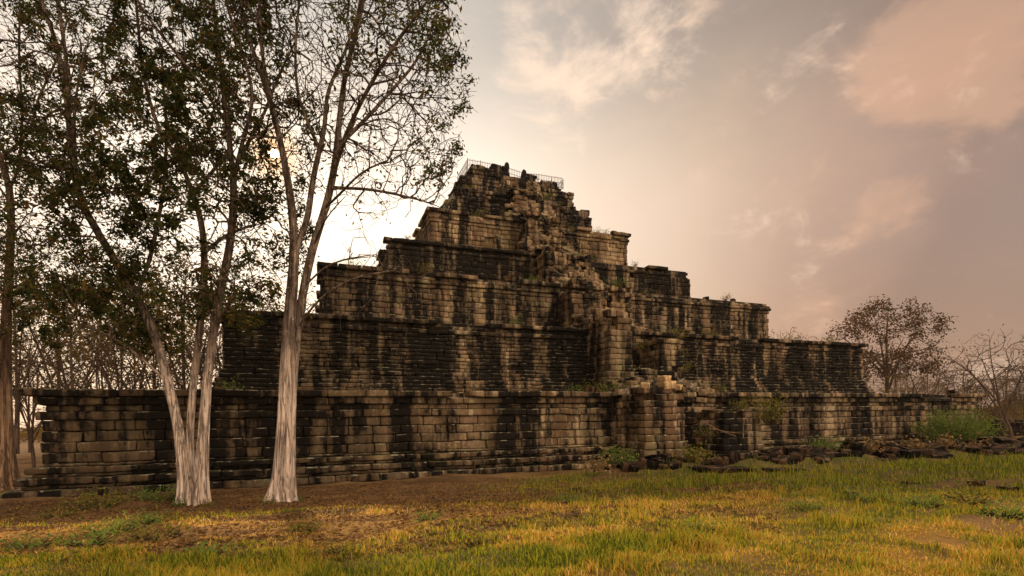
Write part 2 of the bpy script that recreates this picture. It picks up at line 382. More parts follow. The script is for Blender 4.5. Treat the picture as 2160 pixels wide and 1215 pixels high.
# ------------------------------------------------------------------ stone blocks
def block_template(nx, ny, nz, back=True):
    vals = {5: [(-1, 0), (-1, 1), (0, 0), (1, 1), (1, 0)], 4: [(-1, 0), (-1, 1), (1, 1), (1, 0)], 3: [(-1, 0), (-1, 1), (1, 0)]}
    ax = [vals[nx], vals[ny], vals[nz]]
    ids = {}; sg = []; inn = []
    def vid(i, j, k):
        if (i, j, k) not in ids:
            ids[(i, j, k)] = len(sg)
            s = [ax[0][i][0], ax[1][j][0], ax[2][k][0]]; q = [ax[0][i][1], ax[1][j][1], ax[2][k][1]]
            ext = [(i in (0, nx - 1)), (j in (0, ny - 1)), (k in (0, nz - 1))]
            ne = sum(ext)
            q = [qq + (.28 if (e and ne == 2) else .42 if (e and ne == 3) else 0) for qq, e in zip(q, ext)]
            sg.append(s); inn.append(q)
        return ids[(i, j, k)]
    fs = []
    for i in range(nx - 1):
        for k in range(nz - 1):
            fs.append([vid(i, 0, k), vid(i + 1, 0, k), vid(i + 1, 0, k + 1), vid(i, 0, k + 1)])
            if back: fs.append([vid(i, ny - 1, k), vid(i, ny - 1, k + 1), vid(i + 1, ny - 1, k + 1), vid(i + 1, ny - 1, k)])
    for i in range(nx - 1):
        for j in range(ny - 1):
            fs.append([vid(i, j, 0), vid(i, j + 1, 0), vid(i + 1, j + 1, 0), vid(i + 1, j, 0)])
            fs.append([vid(i, j, nz - 1), vid(i + 1, j, nz - 1), vid(i + 1, j + 1, nz - 1), vid(i, j + 1, nz - 1)])
    for j in range(ny - 1):
        for k in range(nz - 1):
            fs.append([vid(0, j, k), vid(0, j, k + 1), vid(0, j + 1, k + 1), vid(0, j + 1, k)])
            fs.append([vid(nx - 1, j, k), vid(nx - 1, j + 1, k), vid(nx - 1, j + 1, k + 1), vid(nx - 1, j, k + 1)])
    return np.array(sg, float), np.array(inn, float), np.array(fs)
T_wall = block_template(5, 3, 4, back=False)
T_full = block_template(5, 4, 4)
def block_mesh(B, T, bev=.05, amp=.03, freq=1.9, seed=3):
    """B rows: cx cy cz hx hy hz rotz tilt; the -y side of a block is its face"""
    B = np.array(B, float); sg, inn, fs = T
    h = B[:, None, 3:6]; bv = np.minimum(bev, h * .38)
    P = sg[None] * h - np.sign(sg)[None] * inn[None] * bv
    tx = B[:, 7][:, None]; y, z, x = P[..., 1].copy(), P[..., 2].copy(), P[..., 0].copy()
    z2 = z + x * tx; x2 = x - z * tx
    c, s = np.cos(B[:, 6])[:, None], np.sin(B[:, 6])[:, None]
    P = np.stack([x2 * c - y * s, x2 * s + y * c, z2], -1) + B[:, None, 0:3]
    for q, (fr, am) in enumerate(((freq, amp), (freq * 3.1, amp * .55))):
        for k in range(3):
            P[..., k] += am * noise3(P * fr + 17.3 * k, seed + 5 * q + k)
    nb, nvv = P.shape[:2]
    Fc = (fs[None] + (np.arange(nb) * nvv)[:, None, None]).reshape(-1, 4)
    return P.reshape(-1, 3), Fc
def course(side, w, z0, hgt, length, out=0., depth=.6, extent=None, drop=0., jit=.035, miss=None, neat=False):
    """one course of blocks on a side of a square terrace of half width w"""
    out_ = []
    W_ = w + out + random.uniform(-.03, .03); a, e = (-W_, W_) if side == 'front' else (-W_ + depth, W_)
    if extent: a, e = extent
    x = a
    while x < e - .01:
        l = length * random.choice((.55, .8, 1., 1.2, 1.75)) * random.uniform(.8, 1.2)
        if e - x - l < length * .4: l = e - x
        xc = x + l / 2; x += l
        j = random.uniform(-jit, jit) * .4 if neat else random.uniform(-jit, jit) * 1.1 + (random.random() < .07) * random.uniform(-.10, .10)
        if random.random() < drop: continue
        if miss and miss(xc, z0): continue
        hz = hgt / 2 - .014; hy = depth / 2; cz = z0 + hgt / 2 + random.uniform(-.008, .008)
        t = random.uniform(-.012, .012)
        gp_ = random.uniform(.006, .024) + (random.random() < .04) * .04
        if side == 'front': out_.append([xc, -W_ + hy + j, cz, l / 2 - gp_, hy, hz, random.uniform(-.012, .012), t])
        elif side == 'left': out_.append([-W_ + hy + j, -xc, cz, l / 2 - .014, hy, hz, -math.pi / 2, t])
        else: out_.append([W_ - hy - j, xc, cz, l / 2 - .014, hy, hz, math.pi / 2, t])
    return out_
def box_v(x0, x1, y0, y1, z0, z1):
    V = np.array([[x, y, z] for x in (x0, x1) for y in (y0, y1) for z in (z0, z1)])
    Fq = [[0, 1, 3, 2], [4, 6, 7, 5], [0, 4, 5, 1], [2, 3, 7, 6], [0, 2, 6, 4], [1, 5, 7, 3]]
    return V, np.array(Fq)

temple = empty('stepped_temple', (0, 0, 0), 'huge stepped stone pyramid temple, ruined and black streaked, with central stairway', 'temple')

# (half width, base z, top z, [(course height, offset outward)], block length, drop, material)
def prof(z0, z1, base, n, top):
    hb = sum(h for h, _ in base); ht = sum(h for h, _ in top); hw = (z1 - z0 - hb - ht) / n
    return base + [(hw, 0.0)] * n + top
TIERS = [
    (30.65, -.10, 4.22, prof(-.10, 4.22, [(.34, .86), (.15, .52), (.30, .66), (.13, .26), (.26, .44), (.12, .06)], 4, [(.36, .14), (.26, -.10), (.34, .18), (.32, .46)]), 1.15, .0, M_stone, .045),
    (25.0, 4.20, 8.90, prof(4.20, 8.90, [(.25, .68), (.24, .60), (.25, .44), (.25, .36), (.25, .22), (.25, .14)], 10, [(.28, .10), (.24, -.04), (.30, .32)]), .95, .0, M_stone2, .06),
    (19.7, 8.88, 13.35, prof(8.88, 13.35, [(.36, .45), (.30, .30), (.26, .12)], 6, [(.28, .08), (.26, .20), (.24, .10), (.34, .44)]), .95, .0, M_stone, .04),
    (14.8, 13.33, 17.25, prof(13.33, 17.25, [(.32, .36), (.30, .20), (.26, .08)], 5, [(.28, .12), (.24, -.02), (.32, .32)]), .85, .01, M_stone2, .05),
    (10.4, 17.23, 21.85, prof(17.23, 21.85, [(.42, .62), (.42, .48), (.42, .28)], 5, [(.30, .06), (.28, .16), (.26, .06), (.34, .36)]), .9, .01, M_stone3, .05),
    (7.75, 21.83, 25.35, prof(21.83, 25.35, [(.40, .30), (.40, .16)], 5, [(.40, .10), (.38, .22)]), .75, .03, M_top, .09),
    (6.25, 25.33, 27.25, [(.40, .35), (.38, .12), (.38, .0), (.38, .05), (.38, .14)], .8, .06, M_top, .10),
    (5.45, 27.23, 28.35, [(.40, .1), (.38, .0), (.34, .0)], .8, .12, M_top, .12),
]
def crumble(k):
    # ruined gaps: top courses lost in places, upper right part of the fourth and sixth terrace fallen away
    def f(x, z):
        w, z0, z1 = TIERS[k][:3]; n = float(noise3(np.array([x * .55 + k * 9.1, z * .4, 2.2]), 31))
        d = z1 - z
        if abs(x) < 1.0: return False
        if k == 3: return (d < .8 and n > .15 and x > 2) or (x > w - 2.5 and d < 1.0 and n > -.5)
        if k in (5, 6): return d < 1.2 and n > .25
        if k == 7: return n > .4 and d < .5
        if k == 4: return d < .45 and n > .3
        if k == 2: return d < .4 and n > .1
        return (d < .36 and n > .42) or (d < .62 and n > .6)
    return f
for k, (w, z0, z1, pr, bl, drop, mat, jit) in enumerate(TIERS):
    B = []
    z = z0
    ms = crumble(k)
    for ci, (h, off) in enumerate(pr):
        last = ci >= len(pr) - 1
        topz = ci >= len(pr) - 3
        for side in ('front', 'left', 'right'):
            B += course(side, w, z, h, bl * random.uniform(.85, 1.15) * (1.5 if (abs(off) > .01 and k < 5) else 1) * (1.35 if side != 'front' else 1), off, .62 if not last else 1.0,
                        drop=drop if topz else drop * .2, jit=jit, miss=ms, neat=(abs(off) > .01 and k < 5))
        z += h
    V, Fq = block_mesh(B, T_wall, bev=.055 if k < 5 else .10, amp=.038 if k < 5 else .07, seed=10 + k)
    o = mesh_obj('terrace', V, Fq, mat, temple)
    cz1 = z1 - .10 if k < 5 else z1 - .45
    cv, cf = box_v(-w + .30, w - .30, -w + .30, w + .0, z0 - .3, cz1)
    o = mesh_obj('terrace_core', cv, cf, M_core if k == 99 else mat, temple, smooth=False)

# ---- stairway: pylons (cheek walls) and steps on every terrace
def pylon(u0, u1, v0, v1, z0, z1, mat, bl=.75, h=.38, taper=.0, rough=1., name='stair_pylon', bulge=()):
    B = []; z = z0; i = 0
    while z < z1 - .05:
        hh = min(h * random.uniform(.9, 1.1), z1 - z) if z1 - z > h * 1.4 else z1 - z
        t = (z - z0) / max(.1, z1 - z0); o = .16 * (t < .14) + .08 * (.14 <= t < .25) + .10 * (t > .86) - taper * t + random.uniform(-.05, .05) * rough
        for (a0, a1, b0, b1) in [(u0 - o, u1 + o, v0 - o, v1)]:
            x = a0
            while x < a1 - .01:                              # front face row
                l = bl * random.uniform(.6, 1.4)
                if a1 - x - l < bl * .45: l = a1 - x
                B.append([x + l / 2, b0 + .35 + random.uniform(-.05, .05) * rough, z + hh / 2, l / 2 - .008, .35, hh / 2 - .008, 0, random.uniform(-.02, .02) * rough]); x += l
            for sx in (-1, 1):                               # flanks
                y = b0 + .7
                while y < b1 - .01:
                    l = bl * random.uniform(.7, 1.5)
                    if b1 - y - l < bl * .45: l = b1 - y
                    cx = (a0 + .35) if sx < 0 else (a1 - .35)
                    B.append([cx + random.uniform(-.04, .04) * rough, y + l / 2, z + hh / 2, l / 2 - .008, .35, hh / 2 - .008, -sx * -math.pi / 2 if sx > 0 else -math.pi / 2, 0]); y += l
        z += hh; i += 1
    B = [b for b in B if not (b[2] > z1 - 1.3 and random.random() < .28 * rough * (b[2] - z1 + 1.3)) and not (random.random() < .03 * rough)]
    for b in B: b[6] += random.uniform(-.05, .05) * rough * (rough > 1.2)
    V, Fq = block_mesh(B, T_full, bev=.06, amp=.035 * rough, seed=int(abs(u0 * 7 + z0 * 13)) % 90)
    o = mesh_obj(name, V, Fq, mat, temple)
    cv, cf = box_v(u0 + .32, u1 - .32, v0 + .4, v1, z0, z1 - 1.0)
    mesh_obj('pylon_core', cv, cf, mat, o, smooth=False)
    return o
def stairs(u0, u1, v0, v1, z0, z1, mat, n):
    """steep worn steps from (v0, z0) at the foot to (v1, z1) against the terrace"""
    B = []
    for i in range(n):
        z = z0 + (z1 - z0) * i / n; hh = (z1 - z0) / n; v = v0 + (v1 - v0) * i / n
        x = u0
        while x < u1 - .01:
            l = random.uniform(.4, 1.0)
            if u1 - x - l < .3: l = u1 - x
            if random.random() > .10:
                B.append([x + l / 2, v + .5 + random.uniform(-.10, .10), z + hh / 2 + random.uniform(-.05, .05), l / 2 - .01, .5, hh / 2 + .03, random.uniform(-.12, .12), random.uniform(-.08, .08)])
            x += l
    V, Fq = block_mesh(B, T_full, bev=.07, amp=.05, seed=int(z0 * 3) % 50 + 5)
    return mesh_obj('stair_flight', V, Fq, mat, temple)
PYL = [  # u extents left, right; depth out from terrace; z extra (left, right)
    ((-4.2, -1.45), (1.5, 4.4), 3.0, (.15, -1.1)),
    ((-2.85, -1.05), (1.25, 3.2), 3.1, (.75, -.9)),
    ((-2.6, -.75), (.9, 2.8), 3.0, (-.3, -.2)),
    ((-2.3, -.65), (.8, 2.3), 2.8, (.4, -.1)),
    ((-2.0, -.6), (.7, 1.9), 2.5, (.3, -.3)),
    ((-1.9, -.6), (.9, 1.9), 2.0, (.1, .2)),
]
for k, (l, r, d, ex) in enumerate(PYL):
    w, z0, z1 = TIERS[k][:3]
    mat = [M_stone3, M_stone3, M_spine, M_spine, M_spine, M_spine][k]
    ro = [1., .8, 1.6, 1.8, 2.2, 2.2][k]
    pl = pylon(l[0], l[1], -w - d, -w + .2, z0, z1 + ex[0], mat, rough=ro, taper=.05)
    pr_ = pylon(r[0], r[1], -w - d + (.4 if k == 0 else .2), -w + .2, z0, z1 + ex[1], [M_stone, M_stone3, M_spine, M_spine, M_spine, M_top][k], rough=ro * 1.15, taper=.10)
    stairs(l[1] + .02, r[0] - .02, -w - d * .55, -w + .35, z0, z1 - .1, M_rub, 11)
# collapsed masonry that joins the pylons of one terrace to the edge of the terrace below
def spine(k, seed):
    rd_ = random.Random(seed); B = []; w, z0 = TIERS[k][0], TIERS[k][1]; wl = TIERS[k - 1][0]; d = PYL[k][2] if k < len(PYL) else .6
    for _ in range(170 if k < 2 else 230 if k < 5 else 130):
        t = rd_.random(); v = -w - d * (1 if k < 2 else .72) + .4 - t * (wl - w - d * (1 if k < 2 else .72) + .3); top = (1.9 if k < 2 else 3.3) * (1 - t) ** 1.3 + .25
        u = rd_.uniform(-3.1, 3.3) * (1 - .2 * t) * (1 if k < 2 else .74); zz = z0 + rd_.random() * top * (1 - .5 * abs(u) / 3.4)
        B.append([u, v, zz, rd_.uniform(.25, .72), rd_.uniform(.25, .45), rd_.uniform(.14, .24), rd_.gauss(0, .22), rd_.gauss(0, .10)])
    V, Fq = block_mesh(B, T_full, bev=.07, amp=.06, seed=seed)
    return mesh_obj('collapsed_masonry', V, Fq, [M_stone2, M_stone, M_spine, M_spine, M_spine, M_spine, M_spine][k], temple)
for k in range(1, 7): spine(k, 300 + k)
# ruined masonry and standing steles on the summit
def ruin(cx, cy, wx, wy, z0, z1, mat, seed, name):
    rd = random.Random(seed); B = []; z = z0
    while z < z1:
        t = (z - z0) / (z1 - z0); ww = wx * (1 - .45 * t ** 1.5)
        x = cx - ww / 2 + rd.uniform(-.1, .1)
        while x < cx + ww / 2:
            l = rd.uniform(.35, .8); B.append([x + l / 2, cy + rd.uniform(-.1, .1), z + .17, l / 2, wy / 2, .18, rd.uniform(-.1, .1), rd.uniform(-.06, .06)]); x += l
        z += .34
    V, Fq = block_mesh(B, T_full, bev=.10, amp=.08, freq=1.4, seed=seed)
    return mesh_obj(name, V, Fq, mat, temple)
ruin(-4.2, -4.9, 2.0, 1.4, 28.0, 29.0, M_top, 1, 'summit_masonry')
ruin(-2.1, -4.8, 2.2, 1.6, 28.0, 29.2, M_top, 2, 'summit_masonry')
ruin(-3.2, -4.4, 1.6, 1.4, 28.0, 28.7, M_top, 7, 'summit_masonry')
ruin(1.6, -4.8, 1.3, 1.4, 28.0, 28.75, M_top, 3, 'summit_masonry')
ruin(3.6, -4.8, 2.0, 1.4, 27.8, 28.3, M_top, 4, 'summit_masonry')
def stele(cx, cy, z0, h, w, d, mat):
    n, m = 12, 14; V = []
    for j in range(m):
        t = j / (m - 1); rx = w / 2 * (1.15 - .35 * t) * math.sqrt(max(0.0, 1 - max(0, (t - .72) / .28) ** 2.2)) ; ry = rx * d / w
        for i in range(n):
            a = 2 * math.pi * i / n; c, s = math.cos(a), math.sin(a); q = (abs(c) ** 4 + abs(s) ** 4) ** -.25
            V.append([cx + rx * c * q + .05 * math.sin(t * 9), cy + ry * s * q, z0 + h * t])
    V = np.array(V); V += .05 * np.stack([noise3(V * 2.3, 60 + k) for k in range(3)], -1)
    Fq = [[j * n + i, j * n + (i + 1) % n, (j + 1) * n + (i + 1) % n, (j + 1) * n + i] for j in range(m - 1) for i in range(n)]
    return mesh_obj('stele', V, Fq, mat, temple)
stele(-.95, -5.0, 27.8, 2.25, .62, .6, M_top)
stele(1.0, -5.1, 27.6, 1.95, .60, .6, M_top)

# ---- railing on the summit
def tube_pts(P, r, sides=6):
    P = np.asarray(P, float); r = np.broadcast_to(np.asarray(r, float), (len(P),))
    T = np.gradient(P, axis=0); T /= np.linalg.norm(T, axis=1, keepdims=True) + 1e-9
    ref = np.array([0.0, 0, 1]) if abs(T[0, 2]) < .9 else np.array([1.0, 0, 0])
    x = np.cross(T[0], ref); x /= np.linalg.norm(x) + 1e-9; V = np.empty((len(P), sides, 3))
    a = np.arange(sides) * 2 * math.pi / sides; cc, ss = np.cos(a)[:, None], np.sin(a)[:, None]
    for i in range(len(P)):
        x = x - T[i] * np.dot(x, T[i]); x /= np.linalg.norm(x) + 1e-9; y = np.cross(T[i], x)
        V[i] = P[i] + r[i] * (cc * x + ss * y)
    n = len(P); i0 = (np.arange(n - 1)[:, None] * sides + np.arange(sides)[None]); i1 = np.arange(n - 1)[:, None] * sides + (np.arange(sides)[None] + 1) % sides
    Fq = np.stack([i0, i1, i1 + sides, i0 + sides], -1).reshape(-1, 4)
    return V.reshape(-1, 3), Fq
class Acc:
    def __init__(s): s.V = []; s.F = []; s.n = 0
    def add(s, V, F_): s.V.append(V); s.F.append(np.asarray(F_) + s.n); s.n += len(V)
    def obj(s, name, mat, parent=None, **k): return mesh_obj(name, np.concatenate(s.V), np.concatenate(s.F), mat, parent, **k)
rail = empty('safety_railing', (0, -5.0, 28.2), 'thin black iron railing round the summit of the stepped temple', 'railing')
def span(p, q, h, npick):
    p = np.array(p, float); q = np.array(q, float); a = Acc(); up_ = np.array([0, 0, h])
    for t in (.12, .55, 1.0): a.add(*tube_pts([p + up_ * t, q + up_ * t], .022, 5))
    for i in range(1, npick): c = p + (q - p) * i / npick; a.add(*tube_pts([c + up_ * .1, c + up_ * 1.12], .017, 4))
    a.obj('rail_panel', M_iron, rail, local=(0, -5.0, 28.2))
def post(p, h):
    a = Acc(); p = np.array(p, float); a.add(*tube_pts([p, p + [0, 0, h * .5], p + [0, 0, h]], .04, 6))
    a.add(*tube_pts([p + [0, .55, 0], p + [0, 0, h * .85]], .022, 5)); a.obj('post', M_iron, rail, local=(0, -5.0, 28.2))
pts = [(-5.3, -5.3, 28.3), (-3.9, -5.3, 28.3), (-2.4, -5.3, 28.25), (-.9, -5.3, 28.15), (1.0, -5.3, 27.85), (2.6, -5.3, 28.0), (4.2, -5.3, 28.0), (5.6, -5.3, 28.0)]
hs = [1.25, 1.2, 1.2, 1.2, 1.15, 1.1, 1.1, 1.05]
for p, h in zip(pts, hs): post(p, h * 1.05)
for a_, b_, n__ in zip(pts[:-1], pts[1:], (8, 8, 8, 10, 8, 8, 8)): span(a_, b_, 1.12, n__)
span((-5.3, -5.3, 28.3), (-5.3, -1.0, 28.3), 1.15, 18); span((5.6, -5.3, 28.0), (5.6, -1, 28.0), 1.0, 18)

# ------------------------------------------------------------------ fallen stones
srcs = []
def stone_src(seed, sx, sy, sz, mat):
    rd = np.random.default_rng(seed)
    V, Fq = block_mesh([[0, 0, sz * .5, sx / 2, sy / 2, sz / 2, 0, 0]], T_full, bev=.05, amp=.06, freq=1.5, seed=seed)
    me = mesh_obj('fallen_stone', V, Fq, mat); return me
def place_stone(src, x, y, rz, tx, ty, sc, label, group, first=False, dz=0.0):
    o = src if first else src.copy()
    if not first: COL.objects.link(o)
    o.location = (x, y, float(ground_z(np.array([x]), np.array([y]))[0]) - .10 * sc + dz)
    o.rotation_euler = (tx, ty, rz); o.scale = (sc, sc, sc * .78)
    return tag(o, label, 'stone', group)
shapes = [(.9, .6, .42), (1.2, .6, .35), (.6, .5, .45), (1.5, .7, .30), (.75, .7, .5), (.5, .4, .3), (1.0, .45, .4), (1.9, .9, .2)]
SRC = [stone_src(70 + i, *s, M_rub) for i, s in enumerate(shapes)]
used = set()
G = 'fallen stones heaped before the temple foot'
labs = {'centre': 'dark fallen stone block in the low rubble at the foot of the central stairway',
        'right': 'dark fallen stone block in the rubble bank before the right wing of the temple',
        'farright': 'dark fallen stone block in the rubble row beyond the big green bush'}
rd = random.Random(4)
def drop_stone(x, y, lab, smin=.5, smax=1.15, dz=0):
    i = rd.randrange(8); f = i not in used; used.add(i)
    place_stone(SRC[i], x, y, rd.uniform(-.6, .6) + (math.pi if rd.random() < .5 else 0), rd.uniform(-.3, .3), rd.uniform(-.3, .3), rd.uniform(smin, smax), lab, G, f, dz)
for _ in range(85): drop_stone(rd.uniform(-7, 7), rd.gauss(-35.3, .75), labs['centre'], .6, 1.35)
for _ in range(150):
    x = rd.uniform(6, 31); drop_stone(x, rd.gauss(-35.6 - .05 * (x - 6), 1.0), labs['right'], .8, 1.8)
for _ in range(45):
    x = rd.uniform(28, 42); drop_stone(x, rd.gauss(-36.0, .9), labs['farright'], .6, 1.3)
singles = [((985, 1060), 14.6, 2, .55, 'squat dark rock alone in the dry grass right of the pale tree trunks'),
           ((1215, 1035), 17.2, 4, .75, 'dark rock half sunk in the green grass before the stairs'),
           ((1190, 1062), 15.0, 6, .6, 'low flat rock in the dry grass left of centre foreground'),
           ((1495, 1035), 17.5, 2, .6, 'small upright rock in the green grass below the stairs'),
           ((1545, 1040), 17.2, 5, .8, 'small rounded rock just right of the upright one in the grass'),
           ((1920, 1022), 19.3, 0, .8, 'grey rock with a pale top in the grass at right'),
           ((1990, 1035), 18.0, 7, .7, 'long flat slab lying in the grass at lower right'),
           ((2060, 1025), 19.0, 4, .9, 'mossy boulder in the grass near the right edge'),
           ((1790, 1045), 17.0, 3, .8, 'thin flat slab almost hidden in the green grass at right'),
           ((2130, 1035), 18.3, 6, 1., 'low stone at the far right edge of the grass')]
def hit(x, y):
    """where the line of sight through a pixel meets the ground"""
    Z = 4.0
    while Z < 200:
        p = at(x, y, Z)
        if p[2] < ground_z(np.array([p[0]]), np.array([p[1]]))[0]: return p
        Z += .1
    return p
for (px, Z, i, s, lab) in singles:
    p = hit(*px); place_stone(SRC[i], p[0], p[1], rd.uniform(-.5, .5), rd.uniform(-.15, .15), rd.uniform(-.15, .15), s * .5, lab, None, dz=-.03)
for x0, x1, y in ((1460, 1580, 992), (1625, 1690, 996)):
    a = hit(x0, y); b = hit(x1, y); m_ = (a + b) / 2
    s = float(np.linalg.norm(b - a)) / 1.9
    o = place_stone(SRC[7], m_[0], m_[1], -A, .02, .02, s, 'long flat slab in front of the stair foot' if x0 < 1500 else 'pale flat slab tilted in the rubble right of the stair foot', None, dz=.1)
# loose stones lying on the terraces and the stair
G2 = 'loose stones lying on the temple ledges'
for _ in range(80):
    k = rd.choice([0, 1, 1, 2, 2, 3, 3, 4, 4, 5]); w, z0, z1 = TIERS[k][:3]
    u = rd.gauss(.5, 3.5) if rd.random() < .6 else rd.uniform(-w + 1, w - 1)
    i = rd.choice([0, 2, 4, 5, 6]); o = SRC[i].copy(); COL.objects.link(o)
    o.location = (u, -w + rd.uniform(.1, 1.6), z1 - .06); o.rotation_euler = (rd.uniform(-.2, .2), rd.uniform(-.2, .2), rd.uniform(-1, 1)); s = rd.uniform(.45, .95); o.scale = (s, s, s)
    o.data = SRC[i].data
    tag(o, 'loose broken block lying on the edge of a temple terrace', 'stone', G2)

# pale broken blocks heaped on the left stair wall
M_pale = stone_mat('pale_broken_stone', .05, (1.7, 1.6, 1.45))
PB = stone_src(91, .8, .6, .42, M_pale); PB.name = 'pale_block'
for q, (u, v, z, sc, lab) in enumerate([(-2.5, -33.4, 4.2, 1.0, 'pale broken block on top of the left stair wall, lowest of the little pile'), (-2.6, -33.3, 4.6, .8, 'pale broken block topmost of the little pile on the left stair wall'),
                                        (-1.9, -33.5, 4.15, .7, 'pale broken block at the right of the little pile on the left stair wall'), (-4.0, -33.5, 4.2, .75, 'pale broken block lying alone at the left of the stair wall top')]):
    o = PB if q == 0 else PB.copy()
    if q: COL.objects.link(o)
    o.location = (u, v, z); o.rotation_euler = (.05, -.06, .3 * q); o.scale = (sc,) * 3; tag(o, lab, 'stone')
def stick(p, q, r, lab):
    p = np.array(p, float); q = np.array(q, float); m_ = (p + q) / 2 + [0, 0, -.06]
    V, Fq = tube_pts([p, (p + m_) / 2, m_, (q + m_) / 2, q], [r, r, r * .9, r * .8, r * .6], 6)
    tag(mesh_obj('dead_branch', V, Fq, M_bark2, None), lab, 'branch')
stick((-.9, -34.7, 2.1), (1.6, -34.5, 1.75), .035, 'thin pale dead branch lying almost level across the stair foot')
stick((-1.2, -34.6, 2.45), (.9, -34.8, 1.6), .03, 'thin dead branch slanting down to the right across the stair foot')
stick((1.3, -34.9, 1.5), (1.7, -34.5, 2.3), .03, 'short dead branch standing upright at the stair foot')
stick((14.0, -36.2, .9), (15.4, -37.2, .45), .03, 'dry bent branch on the rubble before the right wing')
stick((11.0, -36.3, 1.1), (12.3, -37.0, .5), .03, 'dry branch at the left of the rubble before the right wing')

# ------------------------------------------------------------------ trees
def resample(P, step):
    P = np.asarray(P, float); d = np.r_[0, np.cumsum(np.linalg.norm(np.diff(P, axis=0), axis=1))]
    n = max(3, int(d[-1] / step) + 1); t = np.linspace(0, d[-1], n)
    # smooth with Catmull-like interpolation by blurring
    Q = np.stack([np.interp(t, d, P[:, k]) for k in range(P.shape[1])], -1)
    for _ in range(3): Q[1:-1] = (Q[:-2] + 2 * Q[1:-1] + Q[2:]) / 4
    return Q
class Skel:
    """limbs given as polylines; finer branches grown towards targets; radii by the pipe model"""
    def __init__(s): s.P = []; s.par = []; s.R = []; s.main = []; s.D = []
    def limb(s, pts, start=None):
        Q = resample(pts, .35)
        par = -1 if start is None else start
        for i, q in enumerate(Q):
            if start is not None and i == 0: continue
            d = Q[min(i + 1, len(Q) - 1)] - Q[max(0, i - 1)]; d = d[:3] / (np.linalg.norm(d[:3]) + 1e-9)
            s.P.append(q[:3]); s.R.append(q[3]); s.par.append(par); s.main.append(True); s.D.append(d); par = len(s.P) - 1
        return par
    def nearest(s, p): return int(np.argmin(np.linalg.norm(np.array(s.P) - np.asarray(p)[:3], axis=1)))
    def branch(s, pts):                        # a limb that leaves the nearest existing node
        k = s.nearest(pts[0][:3]); p0 = np.r_[s.P[k], pts[0][3]]
        return s.limb([p0] + [np.asarray(q) for q in pts[1:]], start=k)
    def grow(s, T, step=.35, rtip=.006, zmin=-1e9, lift=.25, wob=.10, minr=1, rg=None):
        rg = rg or np.random.default_rng(1)
        cap = len(s.P) + len(T) * 14 + 10
        P = np.zeros((cap, 3)); D = np.zeros((cap, 3)); n = len(s.P); P[:n] = s.P; D[:n] = s.D
        ok = np.ones(cap, bool); ok[:n] = P[:n, 2] > zmin
        T = np.asarray(T); base_i = np.arange(n)
        d0 = np.array([np.min(np.linalg.norm(P[:n][ok[:n]] - t, axis=1)) for t in T])
        s.tips = []
        for ti in np.argsort(d0 + rg.uniform(0, .8, len(T))):
            t = T[ti]; v = t - P[:n]; d = np.linalg.norm(v, axis=1) + 1e-6
            cost = d * (1.55 - .75 * np.einsum('ij,ij->i', v, D[:n]) / d); cost[~ok[:n]] = 1e9
            k = int(np.argmin(cost)); dist = d[k]
            if dist < .08: continue
            m = max(1, min(12, int(round(dist / step))))
            p0 = P[k].copy(); dir0 = D[k]; par = k
            c1 = p0 + dir0 * dist * .38; c2 = t - np.array([0, 0, 1]) * dist * lift * .5
            for i in range(1, m + 1):
                q = i / m
                x = (1 - q) ** 3 * p0 + 3 * (1 - q) ** 2 * q * c1 + 3 * (1 - q) * q * q * c2 + q ** 3 * t
                if i < m: x = x + rg.normal(0, wob * step, 3)
                dd = x - P[par]; dd /= np.linalg.norm(dd) + 1e-9
                if n >= cap: break
                P[n] = x; D[n] = dd; s.P.append(x); s.D.append(dd); s.par.append(par); s.R.append(0.0); s.main.append(False); par = n; n += 1
            s.tips.append(par)
        s.rtip = rtip
    def finish(s, expo=2.4):
        n = len(s.P); P = np.array(s.P); par = np.array(s.par); cnt = np.zeros(n)
        ch = [[] for _ in range(n)]
        for i in range(n):
            if par[i] >= 0: ch[par[i]].append(i)
        for i in range(n - 1, -1, -1):
            if not ch[i]: cnt[i] = max(cnt[i], 1)
            if par[i] >= 0: cnt[par[i]] += cnt[i]
        rt = getattr(s, 'rtip', .006)
        r = rt * cnt ** (1 / expo)
        R_ = np.array(s.R); mainm = np.array(s.main)
        r = np.where(mainm, np.maximum(R_, np.minimum(r, R_ * 1.0 + .02)), r)
        for i in range(n):                       # children never thicker than their parent
            if par[i] >= 0: r[i] = min(r[i], r[par[i]])
        # paths
        paths = []; stack = [i for i in range(n) if par[i] < 0]
        while stack:
            i = stack.pop(); path = ([par[i]] if par[i] >= 0 else []) + [i]; rad = None
            while ch[i]:
                c = sorted(ch[i], key=lambda q: -(mainm[q] * 1e6 + cnt[q])); stack += c[1:]; i = c[0]; path.append(i)
            paths.append(path)
        s.Pn, s.r, s.paths, s.cnt = P, r, paths, cnt
        return s
def tree_meshes(sk, root, loc, thick, bark, twig, flute=.0, split=.035, names=('trunk', 'branches')):
    a, b = Acc(), Acc()
    for path in sk.paths:
        P = sk.Pn[path]; r = sk.r[path].copy()
        if len(path) < 2: continue
        if sk.par[path[1]] == path[0] and len(path) > 1 and path[0] != path[1]:
            if sk.par[path[1]] >= 0 and not (sk.par[path[0]] < 0 and path[0] == 0): r[0] = min(r[0], r[1] * 1.25)
        big_ = r[0] > split
        sides = 14 if r.max() > .25 else 8 if r.max() > .08 else 5 if r.max() > .02 else 3
        V, Fq = tube_pts(P, r, sides)
        (a if big_ else b).add(V, Fq)
    o1 = a.obj(names[0], bark, root, local=loc)
    o2 = b.obj(names[1], twig, root, local=loc) if b.n else None
    return o1, o2
